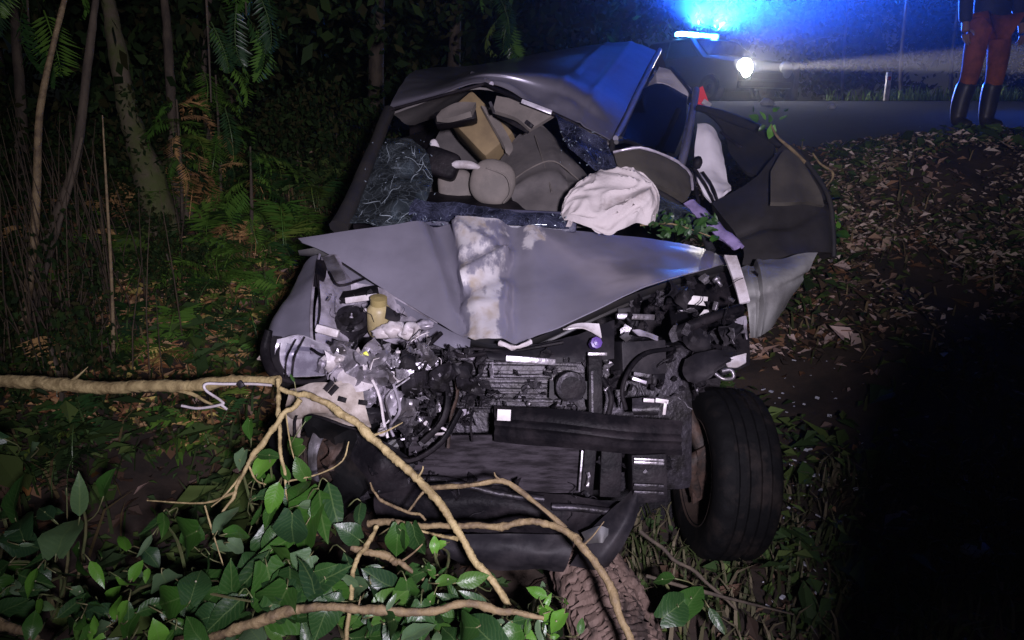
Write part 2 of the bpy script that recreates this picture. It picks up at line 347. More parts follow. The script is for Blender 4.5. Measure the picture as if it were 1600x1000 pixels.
# ------------------------------------------------------------------ ground, road, air
def sst(a, b, x):
    t = min(1, max(0, (x-a)/(b-a))); return t*t*(3-2*t)
def lin(x, xs): return float(np.interp(x, [p[0] for p in xs], [p[1] for p in xs]))
def ye(x): return 9.0-2.7*sst(.9, 3.0, x)          # near edge of the road
def g0(x, y):
    right = lin(y, [(2.1, .05), (4, .58), (5.4, 1.08), (6.3, 1.33), (14, 2.05)])
    mid = lin(y, [(2.3, .05), (3.3, .16), (6.4, .68), (9, 1.58), (14, 2.05)])
    left = lin(y, [(1.2, .05), (3.4, .42), (7.5, 1.5), (9, 1.58), (14, 2.05)])+.28*sst(-1.2, -3.6, x)*(1-sst(6, 8.5, y))
    k = sst(.9, 2.3, x); q = sst(-.7, -1.7, x)
    return mid*(1-k-q)+right*k+left*q
def gz(x, y):
    e = 1-sst(-.7, .1, y-ye(x)); h = sst(-1.5, -.2, y-ye(x))*e*sst(1.6, 2.6, x)
    return g0(x, y)+e*(.06*noise.noise(Vector((x*1.1, y*1.1, 3)))+.03*noise.noise(Vector((x*3.7, y*3.7, 8))))+.22*sst(2.0, 4.0, x)*sst(3.8, 6.2, y)*(1-sst(7, 14, y))+h*(.12+.12*noise.noise(Vector((x*2.1, y*1.5, 9))))
def G(px, py, dmax=14):
    d = 1.2
    while d < dmax:
        p = P(px, py, d)
        if p.z <= gz(p.x, p.y): return p, d
        d += .03
    return P(px, py, dmax), dmax
def gcoords(lo, hi, a, b, fine, coarse):
    out = [lo]; 
    while out[-1] < hi: 
        x = out[-1]; dist = max(a-x, x-b, 0); out.append(x+fine+min(coarse, dist*.16))
    return out
xs = gcoords(-40, 60, -4.5, 6, .075, 6); ys = gcoords(-8, 90, 1, 9.5, .075, 6)
gv = [Vector((x, y, gz(x, y))) for y in ys for x in xs]; n_ = len(xs)
gf = [(j*n_+i, j*n_+i+1, (j+1)*n_+i+1, (j+1)*n_+i) for j in range(len(ys)-1) for i in range(n_-1)]
soil = M('soil', (.022, .016, .012), .9, 0, (.045, .03, .021), 4, bump=.8, bscale=14)
ground = tag(link('ground', mesh('ground', gv, gf)), None, None, kind='structure'); ground.data.materials.append(soil)
asphalt = M('asphalt', (.014, .014, .015), 1, 0, (.02, .02, .02), 6, bump=.4, bscale=60)
paintw = M('road_paint', (.7, .7, .68), .6, 0, (.55, .55, .52), 8)
rx = [-40+k*2 for k in range(19)]+[-3+k*.35 for k in range(31)]+[8+k*2.2 for k in range(24)]; NR = 24
rv = [Vector((x, ye(x)+.05+(13.6-ye(x)-.05)*j/NR, 0)) for j in range(NR+1) for x in rx]
for v in rv: v.z = gz(v.x, v.y)+.012
road = link('road', mesh('road', rv, [(j*len(rx)+i, j*len(rx)+i+1, (j+1)*len(rx)+i+1, (j+1)*len(rx)+i) for j in range(NR) for i in range(len(rx)-1)])); road.data.materials.append(asphalt); tag(road, None, None, kind='structure')
sr_ = link('side_road', mesh('side_road', [(3.4, 13.6, gz(4, 13.6)+.02), (9.5, 13.6, gz(4, 13.6)+.02), (7.4, 15.5, 2.062), (3.4, 15.5, 2.062), (7.4, 60, 2.062), (3.4, 60, 2.062)], [(0, 1, 2, 3), (3, 2, 4, 5)], False)); sr_.data.materials.append(asphalt); tag(sr_, None, None, kind='structure')

hz = bpy.data.materials.new('night_mist'); hz.use_nodes = True; nt = hz.node_tree; nt.nodes.remove(nt.nodes['Principled BSDF'])
pv = nt.nodes.new('ShaderNodeVolumePrincipled'); pv.inputs['Density'].default_value = .0024; pv.inputs['Anisotropy'].default_value = .86; pv.inputs['Color'].default_value = (.9, .93, 1, 1)
nt.links.new(pv.outputs[0], nt.nodes['Material Output'].inputs['Volume'])
v, f = box_data(104, 102, 13.5, 0, Matrix.Translation((10, 41, 4.75)))
haze = mk('haze', v, f, hz, smooth=False); tag(haze, None, None, kind='stuff')

# ------------------------------------------------------------------ trees and other vegetation
def crown_mesh(seed, n, rad, leaf=.11, squash=1.0, cols=((.014, .03, .008), (.022, .042, .01), (.009, .02, .006), (.03, .03, .01))):
    r = random.Random(seed); vs, fs, cs = [], [], []
    cl = [(Vector((r.gauss(0, .5), r.gauss(0, .5), r.gauss(0, .42*squash)))*rad, r.uniform(.16, .36)*rad) for _ in range(26)]
    for _ in range(n):
        c, s = r.choice(cl); p = c+Vector((r.gauss(0, 1), r.gauss(0, 1), r.gauss(0, .8)))*s*.6
        a = Vector((r.uniform(-1, 1), r.uniform(-1, 1), r.uniform(-1.3, .3))).normalized(); b = a.orthogonal().normalized()
        b = Quaternion(a, r.uniform(0, 6.3)) @ b; L = leaf*r.uniform(.6, 1.4); k = len(vs)
        vs += [p, p+a*L*.45+b*L*.24, p+a*L, p+a*L*.45-b*L*.24]; fs.append((k, k+1, k+2, k+3)); cs.append(r.choice(cols))
    m = mesh('crown', vs, fs, False); m.materials.append(crownm)
    at = m.color_attributes.new('col', 'FLOAT_COLOR', 'POINT')
    at.data.foreach_set('color', [x for c in cs for _ in range(4) for x in (*c, 1)])
    return m
CROWNS = [crown_mesh(s, 2600, 1.25) for s in (1, 2, 3)]
CROWNB = [crown_mesh(s, 2400, 1.7, .2) for s in (4, 5)]
def tree(pts, rad, label, mat=bark, group=None, crown=None, cs=1.0, limbs=3, name='tree', wob=.25, seed=0):
    """pts go from the top down to the foot"""
    p = [V(q) for q in pts]; foot = p[-1]
    t = thing(name, foot, label, 'tree', group)
    tk = tube('trunk', p[::-1], rad[::-1], mat, t, 9, wob=wob, seed=seed)
    r = random.Random(seed+99); top = p[0]
    for k in range(limbs):
        q = p[0].lerp(p[1], r.uniform(.05, .5)); a = r.uniform(0, 6.3); d = Vector((math.cos(a), math.sin(a), r.uniform(.5, 1.2)))
        tube('limb', [q, q+d*.35*cs, q+d*.8*cs+Vector((0, 0, .2))], [rad[0]*.6, rad[0]*.4, .006], mat, t, 5)
    if crown: 
        o = link('crown', crown, t, top+Vector((0, 0, .55*cs)), (0, 0, r.uniform(0, 6)), (cs, cs, cs))
    return t
def up(p, h, dx=0, dy=0): return V(p)+Vector((dx, dy, h))
def foot(px, py):
    p, d = G(px, py); return Vector((p.x, p.y, gz(p.x, p.y)-.04))
def onpix(px, py, dref): return P(px, py, dref)
# the saplings and trunks of the wood at the left: (pixels top->bottom, distance, radii, material, label)
LT = [
 ([(165,-20),(182,70),(195,150),(212,215),(236,285)], 4.9, [.042,.055,.06,.07,.1], mossbark, 'thick mossy trunk leaning to the right in the left wood', 'g'),
 ([(256,-20),(262,60),(266,130),(271,225),(274,262)], 5.2, [.026,.03,.032,.034,.05], bark, 'straight reddish brown trunk just right of the mossy leaning trunk', 'g'),
 ([(152,-20),(142,60),(131,150),(114,270),(62,400),(20,590)], 4.0, [.016,.02,.022,.024,.024,.03], bark, 'long bare sapling bending left down to the fallen pole', None),
 ([(106,-20),(88,50),(70,130),(60,200),(55,350),(40,480),(14,640)], 3.7, [.012,.014,.016,.018,.02,.022,.028], twigb, 'grey leaning sapling at the left edge of the wood', None),
 ([(128,215),(110,290),(78,400),(52,500),(40,585)], 3.75, [.008,.012,.014,.016,.02], bark, 'short bare sapling crossing in front of the long bending sapling', None),
 ([(160,180),(164,250),(169,340),(175,450),(178,600)], 3.6, [.003,.005,.007,.008,.01], twigb, 'thin upright pale stem above the fallen pole', None),
 ([(330,-20),(322,60),(318,140),(330,230)], 5.8, [.02,.022,.024,.03], bark, 'dark slim trunk furthest right among the left wood trunks', 'g'),
 ([(18,-20),(30,120),(34,280),(20,420)], 5.0, [.03,.034,.04,.05], bark, 'dark trunk nearest the left edge of the picture', 'g'),
]
for i, (px, d, rad, m, lab, kind) in enumerate(LT):
    pts = [P(x, y, d) for x, y in px]; b = pts[-1]; g = gz(b.x, b.y)
    if b.z > g: pts.append(Vector((b.x+.04, b.y+.02, g-.06))); rad = rad+[rad[-1]*1.15]
    tp = pts[0]; dr = (pts[0]-pts[1]).normalized()
    if px[0][1] < 0: pts = [tp+dr*.9+Vector((.1, .1, .5)), tp+dr*.45+Vector((.02, .03, .1))]+pts; rad = [rad[0]*.5, rad[0]*.8]+rad
    tree(pts, rad, lab, m, 'trees of the wood left of the car', CROWNS[i % 3] if px[0][1] < 0 else None, .8, 3 if px[0][1] < 0 else 0, 'sapling' if rad[0] < .012 else 'tree', seed=i)
# trees behind the wreck and across the road
BT = [(-5.2, 7.8, 5.2, .09), (-3.4, 8.2, 5.6, .1), (-1.5, 8.4, 5.0, .08), (-6.8, 6.0, 5.0, .1), (-2.6, 7.0, 4.3, .06), (-.7, 8.7, 5.2, .07)]
BL = ['dark tree in the wood behind the mossy trunk', 'dark tree behind the caved in side of the roof', 'dark tree just behind the middle of the car roof', 'dark tree deep in the wood beyond the left edge saplings', 'slim dark tree with hanging leaves left behind the car', 'dark tree between the car roof and the blue light']
for i, (x, y, h, r) in enumerate(BT):
    z = gz(x, y)-.05; q = random.Random(i)
    t = tree([Vector((x+q.uniform(-.4, .4), y, z+h)), Vector((x+q.uniform(-.3, .3), y, z+h*.6)), Vector((x+.1, y, z+h*.3)), Vector((x, y, z))], [r*.4, r*.7, r*.85, r*1.2], BL[i], bark, 'dark trees behind the car', CROWNB[i % 2], 1.0, 4, seed=20+i)
    for k in range(3):
        link('crown', CROWNS[(i+k) % 3], t, Vector((x+q.uniform(-1, 1), y+q.uniform(-.6, .6), z+h*q.uniform(.3, .75))), (0, 0, q.uniform(0, 6)), (1, 1, q.uniform(.8, 1.3)))
FT = [(-13+i*4.2, 25) for i in range(13)]+[(-1.3, 14.8), (-1.2, 17.9), (-2.0, 16.0), (-2.4, 15.2), (-4.2, 15.8), (-.4, 18.2), (-6.8, 15.5)]  # far row, then bushy trees added to keep blue light off the left
for i, (x, y) in enumerate(FT):
    q = random.Random(50+i); y += q.uniform(-.4, 2) if i < 13 else 0; x += q.uniform(-1, 1) if i < 13 else 0; z = 2.05; h = 7.0 if i < 13 else 5.2
    t = tree([Vector((x+q.uniform(-.4, .4), y, z+h*.8)), Vector((x, y, z+h*.4)), Vector((x, y, z-.1))], [.06, .13, .2], 'tall dark tree on the far side of the road' if i < 13 else 'bushy dark tree added beyond the road to block the blue light', bark, 'trees across the road' if i < 13 else 'bushy trees added to block the blue light', CROWNB[i % 2], 1.3, 4, seed=70+i)
    for k in range(4 if i < 13 else 6):
        link('crown', CROWNB[(i+k) % 2], t, Vector((x+q.uniform(-1.8, 1.8)*(1 if i < 13 else .5), y+q.uniform(-1, 1), z+h*q.uniform(.15, .7))), (0, 0, q.uniform(0, 6)), (1.2, 1.2, 1.2))
# two roadside trees whose twigs catch the blue light
for i, (px, py, d, lab) in enumerate([(1385, 60, 15.5, 'thin bare twigged tree lit blue above the white marker post'), (1300, 62, 19.5, 'bare roadside bush lit blue right of the headlight beam'), (1470, 40, 16.6, 'leafy roadside tree lit blue behind the standing person')]):
    p = P(px, py, d); z = gz(p.x, p.y); t = thing('roadside_tree', (p.x, p.y, z), lab, 'tree', 'blue lit trees by the road'); q = random.Random(90+i); H = 4.6
    tube('trunk', [Vector((p.x+.5, p.y, z-.1)), Vector((p.x+.35, p.y, z+1.2)), Vector((p.x+.3, p.y, z+H))], [.05, .04, .015], bark, t, 7)
    for k in range(13):
        a = Vector((p.x+.34, p.y, z+q.uniform(.7, H))); e = a+Vector((q.uniform(-1.1, .5), q.uniform(-.6, .4), q.uniform(-.2, .7)))
        tube('limb', [a, a.lerp(e, .5)+Vector((0, 0, .1)), e], [.014, .009, .004], bark, t, 5)
    c = link('crown', CROWNS[i], t, Vector((p.x, p.y, z+3.4)), (0, 0, i), (.45, .45, .95))
# fern fronds
def frond_mesh(seed, n=20, droop=.8, wid=.2):
    r = random.Random(seed); vs, fs = [], []
    pts = [Vector((0, t*math.cos(droop*t*.8), t*.55-droop*t*t*.75)) for t in np.linspace(0, 1, n+1)]
    for i in range(n):
        a, b = pts[i], pts[i+1]; k = len(vs); w = .006*(1-i/n)+.002
        vs += [a-Vector((w, 0, 0)), a+Vector((w, 0, 0)), b+Vector((w, 0, 0)), b-Vector((w, 0, 0))]; fs.append((k, k+1, k+2, k+3))
        if i < 2: continue
        t = i/n; L = wid*math.sin(math.pi*min(1, .12+t*.92))**.7*r.uniform(.8, 1.15)
        for s in (-1, 1):
            d = Vector((s, .55, r.uniform(-.5, .05))).normalized(); q = Vector((0, 1, .1))*.026*r.uniform(.8, 1.2); k = len(vs)
            vs += [a, a+d*L*.4+q+Vector((0, 0, .008)), a+d*L, a+d*L*.4-q*.6]; fs.append((k, k+1, k+2, k+3))
    return vs, fs
FR = []
for m in (leafdark, fernm, dryleaf):
    for s in (1, 2):
        v, f = frond_mesh(s+len(FR), droop=.7+.25*s, wid=.17+.04*s); me = mesh('frond', v, f, False); me.materials.append(m); FR.append(me)
def fern(loc, n, size, label, dry=.15, seed=0, up_=.0, group='ferns on the left bank', dark=.5):
    t = thing('fern', loc, label, 'fern', group); q = random.Random(seed)
    for k in range(n):
        me = FR[4+q.randrange(2)] if q.random() < dry else (FR[q.randrange(2)] if q.random() < dark else FR[2+q.randrange(2)])
        s = size*q.uniform(.6, 1.15)
        link('frond', me, t, loc+Vector((q.uniform(-.08, .08), q.uniform(-.08, .08), q.uniform(-.02, .12))), (q.uniform(-.2, .5)+up_, q.uniform(-.3, .3), q.uniform(0, 6.283)), (s, s, s))
    return t
FERN = [((120, 380), 4.4, 12, .5, .85, 'dead orange fern between the bending saplings'), ((230, 300), 4.7, 11, .5, .7, 'orange dead fern under the mossy trunk'), ((420, 560), 3.4, 8, .3, .5, 'half dead fern against the torn headlight'),
 ((440, 350), 4.2, 14, .5, .05, 'fresh green fern clump touching the wreck behind the bonnet tip'), ((420, 470), 3.8, 12, .4, .2, 'yellow green fern clump beside the folded wing'), ((350, 440), 4.0, 13, .42, .15, 'green fern clump halfway between the wing and the thin stem'),
 ((300, 300), 4.7, 12, .55, .35, 'yellowing fern clump below the reddish brown trunk'), ((395, 400), 4.3, 15, .55, .1, 'bright green fern clump nearest the bonnet corner'), ((335, 360), 4.2, 13, .5, .25, 'green fern clump left of the bonnet corner fern'),
 ((250, 400), 4.1, 13, .55, .2, 'dark fern clump in the middle of the left bank'), ((215, 530), 3.7, 12, .5, .1, 'fern clump right behind the thin upright pale stem'), ((300, 545), 3.5, 12, .42, .1, 'low green fern just above the fallen pole'),
 ((110, 560), 3.5, 10, .45, .3, 'withered fern above the left end of the pole'), ((385, 500), 3.7, 8, .3, .4, 'small browning fern beside the torn headlight'), ((150, 690), 2.9, 10, .4, .1, 'dark fern under the fallen pole at left'),
 ((330, 680), 2.85, 11, .36, .2, 'green fern under the middle of the fallen pole'), ((60, 450), 4.3, 11, .6, .5, 'brown dead fern among the left edge saplings'), ((180, 330), 5.0, 12, .6, .45, 'brown fern at the foot of the mossy trunk'),
 ((500, 300), 5.4, 12, .6, .1, 'dark fern beside the broken windscreen pillar'), ((450, 420), 3.9, 8, .35, .2, 'fern behind the raised bonnet tip')]
for i, ((px, py), d, n, s, dry, lab) in enumerate(FERN):
    p, dd = G(px, py+18)
    fern(Vector((p.x, p.y, gz(p.x, p.y))), n, s*1.12*dd/d, lab, dry, i, dark=.15 if i in (3, 4, 5, 7, 8, 11, 15) else .6)
for i, (px, py, d, hgt, lab) in enumerate([(345, 330, 4.5, .95, 'tall leafy shrub with yellowing sprays left of the wreck'), (392, 400, 4.2, .7, 'green shrub drooping beside the raised bonnet tip'), (285, 360, 4.7, .85, 'dark drooping shrub under the reddish brown trunk')]):
    p, dd = G(px, py); p = Vector((p.x, p.y, gz(p.x, p.y))); t = thing('shrub', p, lab, 'shrub'); q = random.Random(500+i)
    tube('stem', [p-Vector((0, 0, .05)), p+Vector((.03, .02, hgt*.5)), p+Vector((.06, 0, hgt))], [.014, .011, .006], bark, t, 6)
    for k in range(30):
        f_ = q.uniform(.15, 1); me = FR[4+q.randrange(2)] if q.random() < (.25, .1, .3)[i] else FR[2+q.randrange(2)] if q.random() < .8 else FR[q.randrange(2)]; s = q.uniform(.26, .5)
        link('frond', me, t, p+Vector((.05*f_, 0, hgt*f_)), (q.uniform(-.9, .1), q.uniform(-.3, .3), q.uniform(0, 6.283)), (s, s, s))
# leafy sprays hanging down into the top of the picture
for i, (px, py, d, n, s, lab) in enumerate([(385, 25, 4.6, 9, .5, 'leafy spray hanging at the top left behind the car'), (330, 160, 4.8, 8, .42, 'leafy spray hanging beside the mossy trunk'), (790, 25, 6.6, 9, .55, 'pale green leaf spray hanging above the car roof'), (45, 40, 4.2, 8, .55, 'dark leaf spray in the top left corner')]):
    loc = P(px, py, d); t = thing('hanging_spray', loc, lab, 'foliage'); q = random.Random(300+i)
    tube('twig', [loc+Vector((q.uniform(-.2, .2), .3, 1.6)), loc+Vector((0, .1, .7)), loc], [.012, .009, .005], bark, t, 5)
    for k in range(n):
        link('frond', FR[q.choice((0, 1, 2, 3, 2))], t, loc+Vector((q.uniform(-.1, .1), q.uniform(-.1, .1), q.uniform(-.05, .5))), (q.uniform(-1.6, -.7), q.uniform(-.3, .3), q.uniform(0, 6.283)), (s, s, s))

for i, (px, py, s) in enumerate([(20, 330, .6), (205, 330, .45), (290, 250, .55), (455, 250, .6), (30, 520, .42), (250, 460, .3), (520, 250, .6), (60, 640, .36)]):
    p, dd = G(px, py+30); p = Vector((p.x, p.y+.15, gz(p.x, p.y+.15))); t = thing('bush', p, 'dense dark leafed bush in the undergrowth of the left bank', 'bush', 'bushes of the left undergrowth')
    link('crown', CROWNS[i % 3], t, p+Vector((0, 0, .5*s)), (0, 0, i*1.3), (s*.8, s*.8, s)); tube('stem', [p-Vector((0, 0, .05)), p+Vector((.03, 0, .3*s)), p+Vector((0, .02, .8*s))], [.012, .01, .006], bark, t, 5)
q = random.Random(77); ds = []
for k in range(130):
    px, py = q.gauss(110, 75), q.uniform(420, 640); p, dd = G(px, py); h = q.uniform(.35, 1.1); w = Vector((q.uniform(-.15, .15), q.uniform(-.1, .1), 0))
    ds.append(tube_data([p-Vector((0, 0, .03)), p+w*.3+Vector((0, 0, h*.5)), p+w+Vector((0, 0, h))], [.005, .004, .0015], 4, 5))
v, f = join(ds); tag(mk('dry_stems', v, f, M('dry_stem', (.065, .045, .024), .85, 0, (.03, .022, .014), 12)), None, None, kind='stuff')
# leaf litter, grass and undergrowth nobody could count
def litter(name, spots, size, cols, seed, curl=.5, lift=.035):
    r = random.Random(seed); vs, fs, cs = [], [], []
    for (x, y) in spots:
        c = Vector((x, y, gz(x, y)+r.uniform(.004, lift))); L = size*.95*math.exp(r.gauss(-.15, .45)); a = r.uniform(0, 6.283); t = r.uniform(-.7, .7); t2 = r.uniform(-.8, .8)
        d = Vector((math.cos(a), math.sin(a), t)).normalized(); b = Vector((-math.sin(a), math.cos(a), t2)).normalized(); n = d.cross(b); k = len(vs); w = L*r.uniform(.2, .36)
        vs += [c-d*L*.5, c+b*w+n*curl*w, c+d*L*.5, c-b*w+n*curl*w]; fs += [(k, k+1, k+2), (k, k+2, k+3)]
        col = r.choice(cols); e = r.uniform(.6, 1.25); cs.append([x_*e for x_ in col])
    m = mesh(name, vs, fs, False); m.materials.append(litterm); at = m.color_attributes.new('col', 'FLOAT_COLOR', 'POINT')
    at.data.foreach_set('color', [x for c in cs for _ in range(4) for x in (*c, 1)])
    return tag(link(name, m), None, None, kind='stuff')
def scat(n, x0, x1, y0, y1, seed, dens=None):
    r = random.Random(seed); out = []
    while len(out) < n:
        x, y = r.uniform(x0, x1), r.uniform(y0, y1)
        if dens is None or r.random() < dens(x, y): out.append((x, y))
    return out
clump = lambda x, y: max(.04, min(1, .5+1.6*noise.noise(Vector((x*1.3, y*1.3, 5)))))
brown = [(.28, .16, .09), (.4, .26, .19), (.1, .06, .04), (.4, .28, .23), (.2, .1, .05), (.06, .04, .03), (.58, .44, .38), (.1, .07, .04), (.05, .035, .025)]
greens = [(.05, .09, .02), (.035, .07, .02), (.08, .12, .03), (.025, .05, .015)]
litter('leaf_litter', scat(13000, 1.0, 9.0, 2.2, 6.6, 1, lambda x, y: (y < ye(x)+.1)*clump(x, y)*(.9 if y > 3.9 else .3)), 0.062, brown+[(.05, .08, .02), (.09, .12, .03)], 1)
pinks = [(.58, .47, .38), (.72, .6, .5), (.42, .3, .21), (.26, .17, .11), (.12, .09, .05), (.08, .11, .03), (.1, .07, .06), (.05, .04, .035), (.07, .05, .04), (.45, .36, .24)]
litter('leaf_litter', scat(13000, 1.3, 6.5, 3.0, 6.7, 31, lambda x, y: (y < ye(x)+.25)*sst(3.2, 4.4, y)*max(0, min(1, .22+3.0*noise.noise(Vector((x*1.5, y*1.5, 40)))))), .05, pinks, 31, lift=.09)
litter('leaf_litter', scat(7000, -6.5, -.8, 1.6, 8.0, 2, clump), .08, brown[:6]+greens+[(.2, .1, .03)], 2)
litter('leaf_litter', scat(1900, -2.3, -.95, 3.0, 4.9, 21), .075, [(.5, .3, .14), (.6, .38, .2), (.38, .18, .08), (.5, .4, .12), (.25, .12, .06)], 21)
litter('leaf_litter', scat(2600, -2.0, 2.0, 1.5, 3.2, 3), .06, [(.1, .06, .04), (.14, .09, .06), (.06, .04, .03)]+greens, 3)
litter('ground_cover', scat(6500, -5.5, -.9, 1.6, 7.0, 4, lambda x, y: max(0, min(1, .25+1.8*noise.noise(Vector((x*1.6, y*1.6, 22)))))), .1, greens, 4, lift=.16)
litter('ground_cover', scat(3800, .9, 8.0, 2.0, 9.2, 5, lambda x, y: (y < ye(x)+.1)*max(0, min(1, .05+1.9*noise.noise(Vector((x*1.4, y*1.4, 31)))))), .085, greens, 5, lift=.13)
def grass(name, spots, h, cols, seed, w=.007):
    r = random.Random(seed); vs, fs, cs = [], [], []
    for (x, y) in spots:
        c = Vector((x, y, gz(x, y)-.01)); a = r.uniform(0, 6.283); d = Vector((math.cos(a), math.sin(a), 0)); s = Vector((-d.y, d.x, 0))*w*r.uniform(.7, 1.3); H = h*r.uniform(.5, 1.3); l = r.uniform(.2, .9)*H; k = len(vs)
        vs += [c-s, c+s, c+d*l*.4+Vector((0, 0, H*.6))+s*.7, c+d*l*.4+Vector((0, 0, H*.6))-s*.7, c+d*l+Vector((0, 0, H*(1-.35*l/H)))]
        fs += [(k, k+1, k+2, k+3), (k+3, k+2, k+4)]; cs.append(r.choice(cols))
    m = mesh(name, vs, fs, False); m.materials.append(litterm); at = m.color_attributes.new('col', 'FLOAT_COLOR', 'POINT')
    at.data.foreach_set('color', [x for c in cs for _ in range(5) for x in (*c, 1)])
    return tag(link(name, m), None, None, kind='stuff')
grass('grass', scat(2600, .3, 2.6, 1.7, 3.0, 6), .13, [(.05, .06, .025), (.09, .085, .045), (.035, .05, .015), (.14, .12, .075)], 6)
grass('grass', scat(1800, 1.6, 9.0, 2.4, 6.5, 7, lambda x, y: (y < ye(x)+.15)*clump(x, y)), .14, [(.05, .06, .02), (.12, .1, .05), (.04, .07, .02), (.2, .15, .08)], 7)
grass('grass', scat(5000, -6, -1, 1.8, 8.0, 8, clump), .2, [(.04, .06, .02), (.12, .09, .04), (.03, .06, .015)], 8)
grass('grass', scat(3200, 6.2, 20, 13.7, 15.5, 9, lambda x, y: x > 6+(15.5-y)*1.3), .3, [(.12, .2, .04), (.18, .26, .06), (.1, .15, .05)], 9, .012)
# crumbs of safety glass and wet scraps glinting beside the wheel
r_ = random.Random(12); parts = []
for k in range(110):
    px, py = r_.gauss(1262, 42), r_.uniform(560, 960); p, d = G(px, py); s = r_.choice((.004, .006, .008, .013))
    m4 = Matrix.Translation((p.x, p.y, gz(p.x, p.y)+.02)) @ Matrix.Rotation(r_.uniform(0, 6), 4, 'Z') @ Matrix.Rotation(r_.uniform(-.9, .9), 4, 'X')
    parts.append(box_data(s*1.6, s, s*.4, 0, m4))
v, f = join(parts); tag(mk('glass_rubble', v, f, M('glass_crumb', (.62, .64, .7), .15, .1), smooth=False), None, None, kind='stuff')
# stones and pale litter
for i, (px, py, rx, ry, lab) in enumerate([(1500, 790, .032, .03, 'small pale stone alone in the dark at lower right'), (1522, 868, .055, .04, 'larger pale flat stone below the small one at lower right')]):
    p, d = G(px, py); v, f = blob_data(Vector((p.x, p.y, gz(p.x, p.y)+ry*.4)), rx*d/2.6, rx*.8*d/2.6, ry*.7*d/2.6, 2, .35, 1.5, i)
    tag(mk('stone', v, f, stonem, base=True), lab, 'stone', 'pale stones at the right')
crush = M('crumpled_paper', (.7, .7, .72), .7, 0, (.55, .55, .58), 9, bump=.2)
for i, (px, py, d, s, lab) in enumerate([(1200, 141, 11.6, .09, 'white crumpled scrap on the verge below the headlight'), (1302, 153, 10.4, .055, 'small white round scrap on the bank crest')]):
    p = P(px, py, d); z = gz(p.x, p.y)
    v, f = blob_data(Vector((p.x, p.y, z+s*.55)), s, s*.8, s*.75, 2, .5, 2, i+5)
    tag(mk('paper_scrap', v, f, crush, base=True), lab, 'litter', 'white scraps by the road')
p = P(1385, 150, 13.9); p.z = gz(p.x, p.y)
t = thing('marker_post', p, 'white marker post standing at the road edge', 'post')
def vb(c, sx, sy, sz, bev=.1, rz=0): return box_data(sx, sy, sz, bev, Matrix.Translation(c) @ Matrix.Rotation(rz, 4, 'Z'))
v, f = vb(p+Vector((0, 0, .24)), .085, .06, .54); mk('post', v, f, whitepl, t, sharp=35)
v, f = vb(p+Vector((0, -.034, .4)), .05, .01, .07); mk('reflector', v, f, redlens, t, sharp=35)

